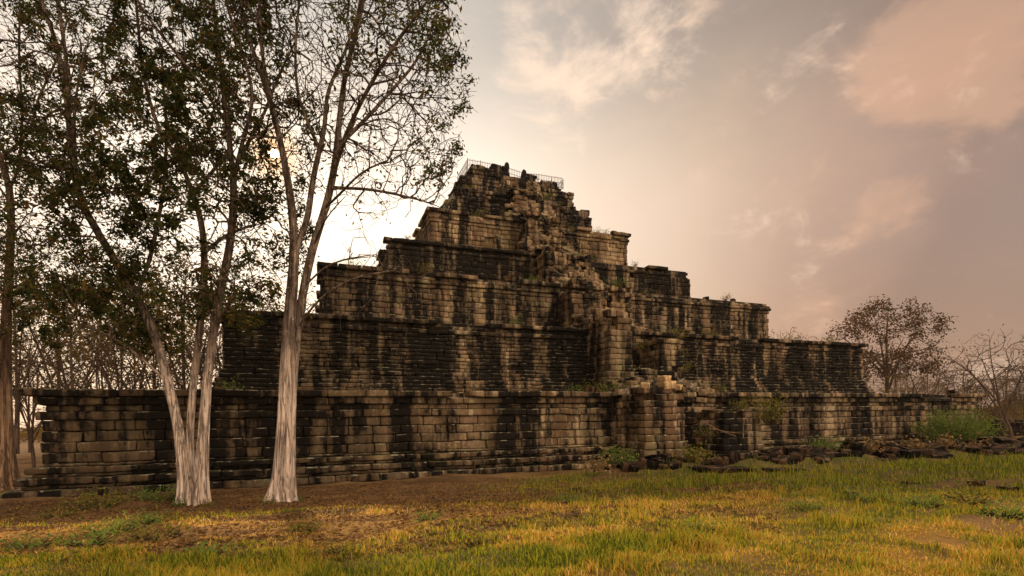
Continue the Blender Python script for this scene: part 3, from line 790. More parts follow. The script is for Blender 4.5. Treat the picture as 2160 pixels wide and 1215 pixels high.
def leaf_mesh(C, size, rg, droop=.35, aspect=.42):
    """one small folded leaf per centre"""
    n = len(C); a = rg.uniform(0, 2 * math.pi, n); e = rg.normal(-droop, .55, n)
    d = np.stack([np.cos(a) * np.cos(e), np.sin(a) * np.cos(e), np.sin(e)], -1)
    q = rg.normal(size=(n, 3)); s = np.cross(d, q); s /= np.linalg.norm(s, axis=1, keepdims=True) + 1e-9; nn = np.cross(s, d)
    L_ = (size * rg.uniform(.6, 1.35, n))[:, None]; w = L_ * aspect
    V = np.stack([C, C + d * L_ * .5 + s * w * .5 + nn * w * .15, C + d * L_, C + d * L_ * .5 - s * w * .5 + nn * w * .15], 1)
    return V.reshape(-1, 3), np.arange(n * 4).reshape(-1, 4)
def in_poly(x, y, poly):
    poly = np.array(poly, float); ins = np.zeros(len(x), bool); j = len(poly) - 1
    for i in range(len(poly)):
        xi, yi = poly[i]; xj, yj = poly[j]
        c = ((yi > y) != (yj > y)) & (x < (xj - xi) * (y - yi) / (yj - yi + 1e-12) + xi); ins ^= c; j = i
    return ins
def region_targets(n, poly, Z0, Zs, rg):
    """points filling a crown: outline measured in the photo at the tree's own distance, with real depth"""
    poly = np.array(poly, float); lo, hi = poly.min(0), poly.max(0); out = []
    while len(out) < n:
        x = rg.uniform(lo[0], hi[0], 400); y = rg.uniform(lo[1], hi[1], 400); m = in_poly(x, y, poly)
        for a_, b_ in zip(x[m], y[m]):
            z = Z0 + Zs * rg.uniform(-1, 1)
            f = Z0 / z * .0 + 1                       # crown keeps its width through its depth
            p = at(a_, b_, Z0); p = p + np.array([fwd.x, fwd.y, 0]) * (z - Z0)
            out.append(p)
    return np.array(out[:n])
SLIM = .62
def pl(Z, *pts):
    """limb polyline: (x, y, radius[, dz])"""
    out = []
    for q in pts:
        p = at(q[0], q[1], Z) + np.array([fwd.x, fwd.y, 0]) * (q[3] if len(q) > 3 else 0); out.append(np.r_[p, q[2] * SLIM])
    return out

def trunk_fin(root_pts, loc, root, mat, rg, nfl=7, name='trunk_base'):
    """fluted, buttressed lower trunk as one surface round several stems"""
def fluted(sk_pts, nfl, amp, flare, rg):
    """thick stem with flutes: (V, F)"""
    Q = resample(sk_pts, .12); sides = 40; n = len(Q); P = Q[:, :3]; r = Q[:, 3]
    T = np.gradient(P, axis=0); T /= np.linalg.norm(T, axis=1, keepdims=True)
    a = np.arange(sides) * 2 * math.pi / sides; ph = rg.uniform(0, 6.28, 4); V = np.empty((n, sides, 3)); h = P[:, 2] - P[0, 2]
    x = np.cross(T[0], [0, 1, 0]); 
    for i in range(n):
        x = x - T[i] * np.dot(x, T[i]); x /= np.linalg.norm(x); y = np.cross(T[i], x)
        f = math.exp(-h[i] / .55)
        lob = np.abs(np.sin(a * nfl / 2 + ph[0] + .25 * np.sin(h[i] * .5))) ** .7 - .6
        lob2 = np.sin(a * (nfl - 2) + ph[1] + h[i] * .15)
        fade = math.exp(-h[i] / 5.)
        rr_ = r[i] * (.97 + amp * fade * lob + .05 * lob2 + flare * f * (.35 + .75 * np.clip(lob + .3, 0, 1)) + .02 * noise3(np.stack([np.cos(a) * 2, np.sin(a) * 2, a * 0 + h[i] * 1.5], -1), 5))
        V[i] = P[i] + (rr_ * np.cos(a))[:, None] * x + (rr_ * np.sin(a))[:, None] * y
    i0 = np.arange(n - 1)[:, None] * sides + np.arange(sides)[None]; i1 = np.arange(n - 1)[:, None] * sides + (np.arange(sides)[None] + 1) % sides
    return V.reshape(-1, 3), np.stack([i0, i1, i1 + sides, i0 + sides], -1).reshape(-1, 4)

def big_tree(name, label, foot, Z, stems, limbs, crowns, leafspec, group, seed, expo=2.35, bark=None, rtip=.0075, zmin=5.5, fl=(7, .85, .8)):
    rg = np.random.default_rng(seed)
    loc = foot.copy(); root = empty(name, tuple(loc), label, 'tree', group)
    sk = Skel()
    a = Acc()
    for st in stems:
        sk.limb(st); 
    for lb in limbs: sk.branch(lb)
    T = []
    for (poly, Zc, Zs, n) in crowns: T.append(region_targets(n, poly, Zc, Zs, rg))
    T = np.concatenate(T)
    sk.grow(T, rtip=rtip, zmin=zmin, rg=rg); sk.finish(expo)
    # lower stems get fluted skins of their own inside the same trunk mesh
    A1, A2 = Acc(), Acc()
    sk.pr_low = np.array(sk.main) & (sk.Pn[:, 2] < 8.0) & (np.array(sk.R) > .15)
    for st in stems:
        low = [q for q in st if q[2] < 9.5]
        if len(low) >= 2: A1.add(*fluted(low, *fl, rg))
    for path in sk.paths:
        P = sk.Pn[path]; r = sk.r[path].copy()
        if len(path) < 2: continue
        if sk.main[path[-1]] or sk.main[path[len(path) // 2]]: r = np.where(sk.pr_low[path], r * .6, r)
        if sk.par[path[0]] >= 0 or path[0] != 0:
            if sk.par[path[1]] == path[0] and not (sk.par[path[0]] < 0): r[0] = min(r[0], r[1] * 1.25)
        mx = r.max()
        sides = 14 if mx > .2 else 8 if mx > .07 else 5 if mx > .02 else 3
        (A1 if r[1] > .03 else A2).add(*tube_pts(P, r, sides))
    A1.obj('trunk', bark or M_bark, root, local=loc); A2.obj('branches', M_twig, root, local=loc)
    C = []
    P = sk.Pn; cnt = sk.cnt
    tips = np.array([i for i in range(len(P)) if cnt[i] <= 2 and not sk.main[i]])
    pt = P[tips]
    dens = leafspec(pt, rg)                       # leaves per twig node
    k = rg.poisson(np.maximum(dens, 0) * 2.3) * (rg.uniform(0, 1, len(pt)) < .43)
    C = np.repeat(pt, k, axis=0); C = C + rg.normal(0, .12, C.shape)
    print(name, 'nodes', len(P), 'leaves', len(C))
    V, Fq = leaf_mesh(C, .165, rg)
    mesh_obj('crown', V, Fq, M_leaf, root, smooth=False, local=loc)
    return root
def pix(P):
    """photo pixel of world points"""
    d = P - np.array([CAMU, CAMV, CAMZ]); X = d[:, 0] * ca - d[:, 1] * sa; Z = d[:, 0] * sa + d[:, 1] * ca
    x0 = F * X / Z; y0 = -F * d[:, 2] / Z
    return PX + x0 * math.cos(K) + y0 * math.sin(K), PY + y0 * math.cos(K) - x0 * math.sin(K)

GT = 'tall pale trees before the left wing of the temple'
# --- the tree with one pale double trunk
ZA = 17.0
footA = hit(592, 1056); ZA = float(camXZ(footA[0], footA[1])[1])
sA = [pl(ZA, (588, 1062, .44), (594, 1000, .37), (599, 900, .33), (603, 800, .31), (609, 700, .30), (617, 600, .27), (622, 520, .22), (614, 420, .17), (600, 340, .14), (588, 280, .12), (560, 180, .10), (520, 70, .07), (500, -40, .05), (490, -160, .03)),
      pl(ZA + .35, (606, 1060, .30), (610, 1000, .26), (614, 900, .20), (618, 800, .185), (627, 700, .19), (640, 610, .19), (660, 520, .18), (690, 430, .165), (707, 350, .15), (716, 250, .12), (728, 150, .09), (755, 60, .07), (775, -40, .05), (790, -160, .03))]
lA = [pl(ZA, (624, 525, .16), (642, 460, .13, .3), (646, 370, .12, .5), (655, 290, .11, .8), (664, 230, .09, 1.), (660, 150, .07, 1.2), (695, 50, .05, 1.5), (720, -60, .03, 1.8)),
      pl(ZA, (640, 610, .15, .3), (618, 520, .10, .8), (612, 440, .08, 1.2)) if False else pl(ZA, (655, 290, .08, .8), (630, 235, .06, .9), (600, 160, .05, 1.), (590, 60, .04, 1.2), (600, -60, .03, 1.2)),
      pl(ZA, (700, 375, .10, .3), (735, 310, .085, -.5), (790, 255, .07, -1.3), (860, 185, .055, -2.), (930, 120, .035, -2.4), (960, 90, .02, -2.6)),
      pl(ZA, (715, 290, .09, .3), (760, 220, .07, .8), (800, 130, .06, 1.6), (850, 40, .045, 2.2), (885, -60, .03, 2.6)),
      pl(ZA, (700, 385, .07, .3), (760, 370, .05, 1.), (830, 360, .04, 2.), (900, 365, .025, 2.6), (940, 385, .012, 2.8)),
      pl(ZA, (724, 200, .06, .3), (770, 110, .05, -1.), (810, 20, .04, -1.8), (840, -80, .02, -2.2)),
      pl(ZA, (690, 430, .05, .3), (740, 425, .03, -.8), (790, 400, .02, -1.4), (845, 395, .01, -1.8)),
      pl(ZA, (664, 510, .045, .3), (700, 470, .03, -.6), (750, 440, .015, -1.)),
      pl(ZA, (640, 600, .055, .3), (690, 562, .045, -.2), (750, 550, .035, -.4), (800, 545, .02, -.4)),
      pl(ZA, (628, 690, .04, .3), (680, 640, .028, -.5), (760, 600, .02, -.9), (850, 590, .012, -1.1)),
      pl(ZA, (590, 285, .07), (560, 300, .05, -.5), (530, 330, .04, -1.)),
      pl(ZA, (590, 270, .07), (585, 180, .055, -1.), (600, 90, .045, -1.8), (640, 0, .03, -2.4), (650, -90, .02, -2.4))]
cA = [([(480, -260), (900, -280), (960, -60), (900, 20), (935, 50), (960, 85), (1000, 105), (985, 150), (945, 165), (960, 200), (975, 225), (940, 255), (930, 290), (968, 305), (950, 330), (920, 345), (945, 385), (925, 392), (880, 350), (800, 345), (740, 420), (690, 420), (700, 300), (560, 330), (480, 200)], ZA, 3.6, 6500),
      ([(700, 330), (800, 300), (960, 330), (955, 395), (850, 400), (780, 440), (700, 470)], ZA, 2.6, 160),
      ([(690, 560), (760, 480), (820, 520), (940, 560), (900, 640), (760, 660), (680, 700), (640, 780), (640, 640)], ZA - .4, 1.3, 170),
      ([(540, 350), (700, 350), (650, 500), (560, 480)], ZA, 2.5, 60)]
def leafA(P, rg):
    x, y = pix(P); out = .5 + 7.5 * sstep(860, 960, x) + 2.5 * (1 - sstep(500, 600, x))
    out = out * (y < 420) + (y > 500) * .12 + ((y > 420) & (y < 500)) * .3
    cl = sstep(.0, .3, noise3(P * 1.2, 41)); return out * (.06 + 1.9 * cl) + 1.5 * (y < 150) * (x > 700)
big_tree('deciduous_tree', 'tall nearly leafless tree with pale double trunk, nearest the middle of the temple front', footA, ZA, sA, lA, cA, leafA, GT, 101, zmin=4.5)

# --- the tree with three stems from one foot
footB = hit(408, 1062); ZB = float(camXZ(footB[0], footB[1])[1])
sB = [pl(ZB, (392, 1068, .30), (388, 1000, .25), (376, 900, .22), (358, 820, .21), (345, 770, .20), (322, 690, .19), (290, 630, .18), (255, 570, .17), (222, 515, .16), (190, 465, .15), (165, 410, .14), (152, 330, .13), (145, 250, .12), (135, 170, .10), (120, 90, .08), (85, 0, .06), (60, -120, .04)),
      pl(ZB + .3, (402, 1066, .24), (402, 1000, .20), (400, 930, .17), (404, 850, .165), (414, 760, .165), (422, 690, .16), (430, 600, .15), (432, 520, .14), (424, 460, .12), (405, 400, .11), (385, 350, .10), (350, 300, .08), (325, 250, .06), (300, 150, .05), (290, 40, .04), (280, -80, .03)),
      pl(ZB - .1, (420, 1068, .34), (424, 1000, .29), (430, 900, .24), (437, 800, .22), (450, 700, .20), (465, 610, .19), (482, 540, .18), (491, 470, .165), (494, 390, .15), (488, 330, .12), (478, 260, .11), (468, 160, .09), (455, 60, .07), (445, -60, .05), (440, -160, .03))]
lB = [pl(ZB, (494, 390, .10), (515, 345, .09, -.4), (545, 300, .08, -.8), (575, 250, .06, -1.2), (560, 180, .05, -1.4), (535, 90, .04, -1.8), (530, -40, .03, -2.)),
      pl(ZB, (515, 345, .07, -.4), (520, 270, .06, .4), (530, 200, .05, 1.), (545, 100, .04, 1.5), (570, 0, .03, 2.)),
      pl(ZB, (288, 625, .09), (290, 540, .085, .6), (290, 450, .08, 1.), (294, 380, .07, 1.2), (292, 300, .06, 1.4), (290, 200, .05, 1.5), (260, 100, .04, 2.), (250, 0, .03, 2.2)),
      pl(ZB, (430, 520, .07, .3), (445, 470, .06, 1.), (470, 430, .04, 2.)),
      pl(ZB, (405, 400, .08, .3), (415, 330, .06, 1.), (430, 250, .05, 1.8), (400, 150, .04, 2.4), (390, 40, .03, 2.8)),
      pl(ZB, (152, 330, .07), (185, 260, .06, -.8), (215, 180, .05, -1.4), (225, 80, .04, -2.), (235, -40, .03, -2.4)),
      pl(ZB, (145, 250, .06), (100, 190, .05, 1.), (60, 110, .04, 1.6), (20, 30, .03, 2.)),
      pl(ZB, (190, 465, .06), (140, 430, .05, .8), (80, 380, .035, 1.4), (40, 330, .02, 1.8)),
      pl(ZB, (165, 410, .06), (220, 360, .05, -1.2), (260, 290, .04, -2.), (330, 200, .03, -2.8)),
      pl(ZB, (350, 800, .04), (310, 745, .03, -.6), (250, 700, .02, -1.), (200, 690, .012, -1.2)),
      pl(ZB, (452, 690, .04), (500, 640, .03, -.5), (530, 620, .02, -.8)),
      pl(ZB, (255, 570, .05), (210, 600, .035, .8), (150, 600, .025, 1.4), (110, 640, .015, 1.8)),
      pl(ZB, (478, 260, .06), (440, 190, .05, -1.), (380, 110, .04, -2.), (350, 0, .03, -2.6))]
cB = [([(-20, -260), (600, -260), (600, 200), (560, 330), (600, 480), (560, 560), (470, 480), (440, 350), (330, 330), (300, 500), (230, 520), (150, 400), (-20, 320)], ZB, 3.8, 4200),
      ([(40, 250), (560, 250), (600, 420), (540, 540), (330, 560), (120, 480)], ZB, 3.2, 1700),
      ([(60, 470), (260, 480), (300, 590), (420, 560), (560, 560), (560, 640), (480, 700), (360, 640), (330, 750), (240, 740), (180, 640), (80, 620)], ZB, 2.2, 1300)]
def leafB(P, rg):
    x, y = pix(P); cl = sstep(-.2, .1, noise3(P * .7, 47)) * sstep(-.15, .2, noise3(P * 1.7, 49)) * 1.25; hole = sstep(.0, .3, noise3(P * .35, 48))
    return (1.0 + 30. * cl * (1 - .4 * hole)) * (1.0 - .2 * (y > 480)) + 11. * sstep(540, 600, y) * sstep(-.1, .25, noise3(P * 1.1, 61))
big_tree('deciduous_tree', 'leafy tree with three pale stems spreading from one fluted foot', footB, ZB, sB, lB, cB, leafB, GT, 102, zmin=4.6)

# --- the tree cut by the left edge of the photo
footC = hit(18, 1030); ZC = float(camXZ(footC[0], footC[1])[1])
sC = [pl(ZC, (14, 1040, .55), (14, 960, .42), (12, 860, .36), (12, 760, .33), (14, 650, .30), (20, 560, .26), (24, 480, .22), (22, 400, .19), (0, 330, .13), (-30, 250, .10), (-60, 140, .08), (-80, 0, .05))]
lC = [pl(ZC, (22, 400, .12), (50, 375, .09, -.3), (80, 330, .075, -.8), (100, 260, .06, -1.2), (110, 180, .05, -1.6), (130, 80, .04, -2.)),
      pl(ZC, (22, 430, .08), (-30, 390, .07, .8), (-90, 330, .05, 1.4), (-140, 260, .04, 1.8)),
      pl(ZC, (20, 560, .07), (70, 520, .05, -1.), (120, 505, .035, -1.8), (170, 520, .02, -2.4)),
      pl(ZC, (14, 640, .06), (60, 610, .045, 1.), (110, 600, .03, 1.6), (150, 620, .02, 2.)),
      pl(ZC, (14, 700, .05), (-40, 650, .04, -1.), (-100, 620, .03, -1.4)),
      pl(ZC, (0, 330, .08), (30, 260, .06, .8), (20, 170, .05, 1.4), (40, 60, .04, 2.), (50, -60, .03, 2.4))]
cC = [([(-260, -240), (160, -240), (200, 150), (180, 420), (60, 480), (-120, 420), (-260, 250)], ZC, 3.4, 1900),
      ([(-160, 430), (60, 470), (190, 480), (200, 620), (130, 700), (50, 720), (-120, 700)], ZC, 3.0, 1300)]
def leafC(P, rg):
    cl = sstep(-.2, .1, noise3(P * .7, 57)) * sstep(-.15, .2, noise3(P * 1.7, 59)) * 1.25; return 1.2 + 31 * cl
big_tree('deciduous_tree', 'broad leafy tree with flaring roots, cut by the left edge of the photo', footC, ZC, sC, lC, cC, leafC, GT, 103, bark=M_barkC, zmin=4.0, fl=(6, .8, 1.3))

# ------------------------------------------------------------------ smaller and distant trees
def ell_targets(n, c, r, rg, shell=.35, flat=0.):
    out = []
    while len(out) < n:
        p = rg.uniform(-1, 1, 3); d = np.linalg.norm(p)
        if d > 1 or d < shell or (p[2] < -.75): continue
        if noise3(p * 2.1 + c * .3, 5) < -.35: continue
        out.append(c + p * r)
    return np.array(out)
def proto_tree(name, h, rad, ntarg, seed, leafn, leafsz, mat_leaf, mat_bark, rtrunk=.16, fork=.35, step=.5, rtip=.012, lean=0., zc=.64, rz=.36, nl=4):
    """a tree of height h standing at the origin; returns its root with parts trunk and crown"""
    rg = np.random.default_rng(seed); root = empty(name)
    sk = Skel(); sk_pts = [np.array([0, 0, -.2, rtrunk * 1.25]), np.array([lean * .1, 0, h * .12, rtrunk]), np.array([lean * .5 + rg.normal(0, .1), rg.normal(0, .1), h * fork, rtrunk * .8]), np.array([lean * .9, rg.normal(0, .2), h * .72, rtrunk * .4]), np.array([lean, rg.normal(0, .3), h * .93, rtrunk * .15])]
    sk.limb(sk_pts)
    for i in range(nl):
        a_ = 6.283 * i / nl + rg.uniform(-.4, .4); z_ = h * (fork + .06 * rg.uniform(-1, 2)); e = rad * rg.uniform(.55, .85)
        b0 = np.array([lean * .5, 0, z_]); tip = np.array([lean + e * math.cos(a_), e * math.sin(a_), h * rg.uniform(.6, .85)])
        mid = (b0 + tip) / 2 + np.array([0, 0, h * .04])
        sk.branch([np.r_[b0, rtrunk * .5], np.r_[mid, rtrunk * .3], np.r_[tip, rtrunk * .1]])
    T = ell_targets(ntarg, np.array([lean, 0, h * zc]), np.array([rad, rad, h * rz]), rg)
    sk.grow(T, step=step, rtip=rtip, zmin=h * fork * .8, rg=rg); sk.finish(2.3)
    A1 = Acc()
    for path in sk.paths:
        P = sk.Pn[path]; r = sk.r[path].copy()
        if len(path) < 2: continue
        if sk.par[path[1]] == path[0] and sk.par[path[0]] >= 0: r[0] = min(r[0], r[1] * 1.3)
        A1.add(*tube_pts(P, r, 8 if r.max() > .1 else 4 if r.max() > .03 else 3))
    A1.obj('trunk', mat_bark, root)
    if leafn > 0:
        tips = np.array([i for i in range(len(sk.Pn)) if sk.cnt[i] <= 1 and not sk.main[i]]); pt = sk.Pn[tips]
        k = rg.poisson(leafn * (.08 + 1.7 * sstep(-.15, .2, noise3(pt * .75 + seed, 3)))); C = np.repeat(pt, k, 0) + rg.normal(0, leafsz * 1.4, (int(k.sum()), 3))
        V, Fq = leaf_mesh(C, leafsz, rg, aspect=.6); mesh_obj('crown', V, Fq, mat_leaf, root, smooth=False)
    return root
def copy_tree(root):
    c = root.copy(); COL.objects.link(c)
    for ch in [o for o in COL.objects if o.parent == root]:
        d = ch.copy(); COL.objects.link(d); d.parent = c
    return c
def put(root, p, rz, s, label, group=None, cat='tree'):
    root.location = (p[0], p[1], p[2]); root.rotation_euler = (0, 0, rz); root.scale = (s, s, s); return tag(root, label, cat, group)

# round-crowned tree right of the temple
Zr = 78.; p = at(1874, 883, Zr); p[2] = 0
t = proto_tree('round_tree', 19.8, 8.4, 480, 19, 26, .33, M_leaf_red, M_bark2, rtrunk=.34, fork=.34, step=.8, rtip=.02, zc=.66, rz=.33, nl=6)
put(t, p, .4, 1.0, 'dark leafy tree with rounded crown rising behind the right wing of the temple')

bare1 = proto_tree('bare_tree', 10, 3.6, 330, 21, 0, .1, None, M_bare, rtrunk=.10, fork=.22, step=.5, rtip=.013, zc=.60, rz=.38, nl=5)
bare2 = proto_tree('bare_tree', 9, 4.4, 330, 22, 1, .16, M_leaf_far, M_bare, rtrunk=.10, fork=.2, step=.5, rtip=.013, lean=1.4, zc=.62, rz=.36, nl=5)
thin1 = proto_tree('thin_leafed_tree', 11, 4.0, 380, 23, 9, .17, M_leaf_far, M_bare, rtrunk=.10, fork=.2, step=.5, rtip=.012, zc=.6, rz=.4, nl=6)
thin2 = proto_tree('thin_leafed_tree', 8, 3.8, 330, 24, 8, .17, M_leaf_far, M_bare, rtrunk=.09, fork=.18, step=.5, rtip=.012, zc=.56, rz=.44, nl=6)
protos = {'b1': bare1, 'b2': bare2, 't1': thin1, 't2': thin2}
first = {k: True for k in protos}
def bgtree(kind, px, Z, h_scale, label, group, rz):
    r = protos[kind]
    if first[kind]: first[kind] = False
    else: r = copy_tree(r)
    p = at(px, 883, Z); p[2] = -.1
    return put(r, p, rz, h_scale, label, group)
rd = random.Random(9)
GL, GR = 'bare trees behind the left end of the temple', 'bare trees along the horizon at right'
LL = 'thin bare tree in the row behind the left end of the lowest terrace'
LR = 'thin bare tree in the pinkish brown row along the right horizon'
for px in range(-60, 620, 44): bgtree(rd.choice(['t1', 't2', 't1', 't1']), px + rd.uniform(-14, 14), rd.uniform(48, 74), rd.uniform(1.15, 1.9), LL, GL, rd.uniform(0, 6.2))
for px, Z, s in ((70, 33, .85), (210, 46, 1.1), (330, 50, 1.0)): bgtree('b1', px, Z, s, {70: 'dark bare tree just beyond the left corner of the lowest terrace', 210: 'bare branching tree behind the left wall, left of the three-stemmed tree', 330: 'bare branching tree seen between the stems above the left wall'}[px], None, rd.uniform(0, 6))
for px, Z, s in ((600, 62, 1.85), (690, 66, 2.0), (545, 58, 1.6), (790, 74, 2.55)): bgtree(rd.choice(['b1', 'b2']), px, Z, s, 'tall bare tree whose top shows above the second terrace at left', 'tall bare trees behind the upper left terraces', rd.uniform(0, 6))
for px, Z, s in ((1645, 95, 1.75), (1690, 97, 1.65)): bgtree('t1', px, Z, s, 'hazy treetop just above the second terrace, right of the third terrace', 'treetops above the right wing', rd.uniform(0, 6))
for px in range(1880, 2290, 24): bgtree(rd.choice(['b1', 'b2', 't2', 'b1']), px + rd.uniform(-10, 10), rd.uniform(66, 100), rd.uniform(.95, 1.35), LR, GR, rd.uniform(0, 6.2))
bgtree('b2', 2135, 52, 1.25, 'leaning dark bare tree at the right edge of the photo', None, 2.6)
bgtree('b1', 2190, 54, 1.1, 'dark bare tree at the right edge behind the leaning one', None, 1.0)
bgtree('t2', 1925, 62, .95, 'yellow green small tree behind the right end of the lowest terrace', None, 1.3)

# far wood: one continuous belt of foliage and twigs all the way round behind the temple
def far_wood(name, a0, a1, dist0, dist1, n, hmax, sz, label, seed):
    rg = np.random.default_rng(seed); an = rg.uniform(a0, a1, n); d = rg.uniform(dist0, dist1, n)
    X = np.tan(an) * d; P = np.stack([CAMU + X * ca + d * sa, CAMV - X * sa + d * ca, np.zeros(n)], -1)
    hh = hmax * (.55 + .45 * noise2(an * 30, d * .02, seed)) * (1 + .2 * noise2(an * 120, d * .1, seed + 1))
    P[:, 2] = rg.uniform(0, 1, n) ** .8 * hh
    V, Fq = leaf_mesh(P, sz, rg, aspect=.5)
    o = mesh_obj(name, V, Fq, M_leaf_far, smooth=False); tag(o, label, 'wood', kind='stuff'); return o
far_wood('distant_wood', -.95, -.25, 85, 130, 35000, 6, .5, 'distant pinkish brown wood behind the left wing', 3)
far_wood('distant_wood', .60, .95, 100, 160, 60000, 8.5, .55, 'distant hazy brown wood along the right horizon', 4)

# ------------------------------------------------------------------ bushes and weeds
def bush(name, label, p, rx, rz_, nst, nleaf, size, mat, seed, cat='bush', spread=1.0, local_stem=M_twig):
    rg = np.random.default_rng(seed); root = empty(name, tuple(p), label, cat); A1 = Acc(); tips = []
    for i in range(nst):
        a_ = rg.uniform(0, 6.283); e = rg.uniform(.15, 1) ** .6; q = np.array([math.cos(a_) * rx * e * spread, math.sin(a_) * rx * e * spread, rz_ * (1.05 - .55 * e ** 2) * rg.uniform(.75, 1.1)])
        b0 = np.array([q[0] * .25, q[1] * .25, -.05]); md = b0 * .5 + q * .5 + np.array([0, 0, rz_ * .12]); Q = resample([np.r_[b0, .02], np.r_[md, .014], np.r_[q, .004]], .25)
        A1.add(*tube_pts(Q[:, :3], Q[:, 3], 3)); tips.append(Q[len(Q) // 3:, :3])
    A1.obj('stems', local_stem, root); P = np.concatenate(tips)
    C = P[rg.integers(0, len(P), nleaf)] + rg.normal(0, size * 1.3, (nleaf, 3)); C[:, 2] = np.maximum(C[:, 2], .02)
    V, Fq = leaf_mesh(C, size, rg, droop=-.1, aspect=.45); mesh_obj('foliage', V, Fq, mat, root, smooth=False); return root
def gp(u, v, dz=0): return np.array([u, v, float(ground_z(np.array([u]), np.array([v]))[0]) + dz])
bush('green_bush', 'wide light green bush against the right end of the lowest terrace', gp(22.4, -33.4), 2.6, 2.8, 140, 8500, .14, M_bush, 1)
bush('green_bush', 'small dark green shrub left of the wide bush at the wall foot', gp(21.8, -32.9), .9, 1.2, 30, 900, .12, M_bush, 2)
bush('leafy_shrub', 'leafy shrub growing out of the broken wall right of the stair foot', np.array([4.6, -33.6, 2.2]), 1.1, 1.7, 34, 700, .16, M_weed, 3)
bush('leafy_shrub', 'low shrub in the rubble at the foot of the right stair wall', gp(7.6, -34.8), 1.0, 1.0, 30, 900, .12, M_bush, 4)
bush('leafy_shrub', 'weedy shrub in the dark corner left of the stair foot', gp(-6.4, -34.6), 1.0, .9, 30, 900, .12, M_bush, 5)
bush('leafy_shrub', 'pale green plant clump before the left stair wall', gp(-3.4, -36.4), .7, .6, 26, 500, .14, M_weed, 6)
bush('leafy_shrub', 'low plant with sunlit leaves on the little mound before the left wall', gp(-27.0, -36.2), .9, .45, 30, 700, .09, M_weed, 7)
bush('leafy_shrub', 'dark creeping plant right of the sunlit one before the left wall', gp(-25.4, -35.6), 1.0, .4, 30, 800, .09, M_bush, 8)
M_straw = leaf_mat('straw', [(.16, .10, .045), (.26, .17, .07), (.34, .22, .10), (.20, .13, .05)], .2)
for q, (u, v) in enumerate([(13.2, -36.4), (15.6, -36.6), (18.0, -36.9), (9.4, -36.3), (24.5, -37.0), (-8.5, -36.2)]):
    bush('dry_grass_tuft', 'straw coloured dry grass tuft drooping over the dark rubble', gp(u, v, .25),   .5, .55, 40, 110, .2, M_straw, 500 + q, cat='grass tuft', local_stem=M_straw)['group'] = 'dry grass tufts on the rubble'
GW = 'grassy weeds growing on the temple ledges'
wr = random.Random(3)
def ledge_weed(u, v, z, s, i):
    bush('ledge_weed', 'tuft of weeds sprouting from a ledge of the temple', np.array([u, v, z]), s, s * .8, 14, int(240 * s), .11, M_weed if wr.random() < .65 else M_bush, 200 + i, cat='weed')['group'] = GW
i = 0
for k in range(6):
    w, z0, z1 = TIERS[k][:3]
    for _ in range([9, 9, 9, 10, 8, 5][k]):
        u = wr.gauss(1, 3.8) if wr.random() < .6 else wr.uniform(-w + 1, w - 1); ledge_weed(u, -w + wr.uniform(-.1, .9), z1 - .05, wr.uniform(.35, .8), i); i += 1
for (u, v, z) in ((-.1, -27.5, 5.6), (.3, -26.5, 7.4), (.1, -33.2, 1.6), (3.2, -27.5, 8.1), (3.3, -33.0, 3.2), (0, -21.6, 10.4), (-3.6, -27.3, 4.4), (2.2, -33.5, 3.1), (4.3, -26., 7.0), (5.0, -25.6, 6.0), (-5.6, -9., 21.9), (-7.5, -7.7, 22.), (1.6, -22.2, 12.9), (-.4, -16.9, 15.), (-8.1, -7.9, 23.4)):
    ledge_weed(u, v, z, wr.uniform(.5, .95), i); i += 1

# low dark weeds on the foreground turf
GF = 'low dark weeds in the foreground grass'
for q, (px, py, s_) in enumerate([(120, 1092, .5), (185, 1150, .5), (250, 1125, .6), (330, 1135, .5), (60, 1160, .4), (300, 1105, .4), (640, 1120, .3), (1205, 1060, .4), (900, 1100, .25), (1010, 1150, .25), (1700, 1075, .35), (1840, 1060, .4), (2050, 1060, .5), (2120, 1090, .4), (1480, 1120, .25), (720, 1170, .25), (1950, 1070, .4), (440, 1175, .3), (565, 1062, .22), (622, 1056, .25), (378, 1066, .25), (438, 1066, .22), (60, 1045, .35), (15, 1050, .3)]):
    p_ = hit(px, py); bush('ground_weed', 'low dark weed patch in the foreground grass', p_, s_, s_ * .34, 30, int(900 * s_), .06, M_bush if q % 3 else M_weed, 400 + q, cat='weed')['group'] = GF

# ------------------------------------------------------------------ enclosure wall far right
def lw():
    B = []; 
    for c in range(4):
        x = 0
        while x < 60: l = random.uniform(.7, 1.5); B.append([x + l / 2, random.uniform(-.03, .03), c * .42 + .18, l / 2 - .01, .5, .21, 0, 0]); x += l
    for q in range(30): B.append([random.uniform(0, 60), 0, 1.8, random.uniform(.4, 1), .45, .18, random.uniform(-.1, .1), .05])
    V, Fq = block_mesh(B, T_full, bev=.07, amp=.07, seed=8); o = mesh_obj('laterite_wall', V, Fq, M_rub)
    a = at(2085, 925, 58.); o.location = (a[0], a[1], -.15); o.rotation_euler = (0, 0, -.15)
    tag(o, 'low dark laterite wall in the distance at the right edge', 'wall')
lw()

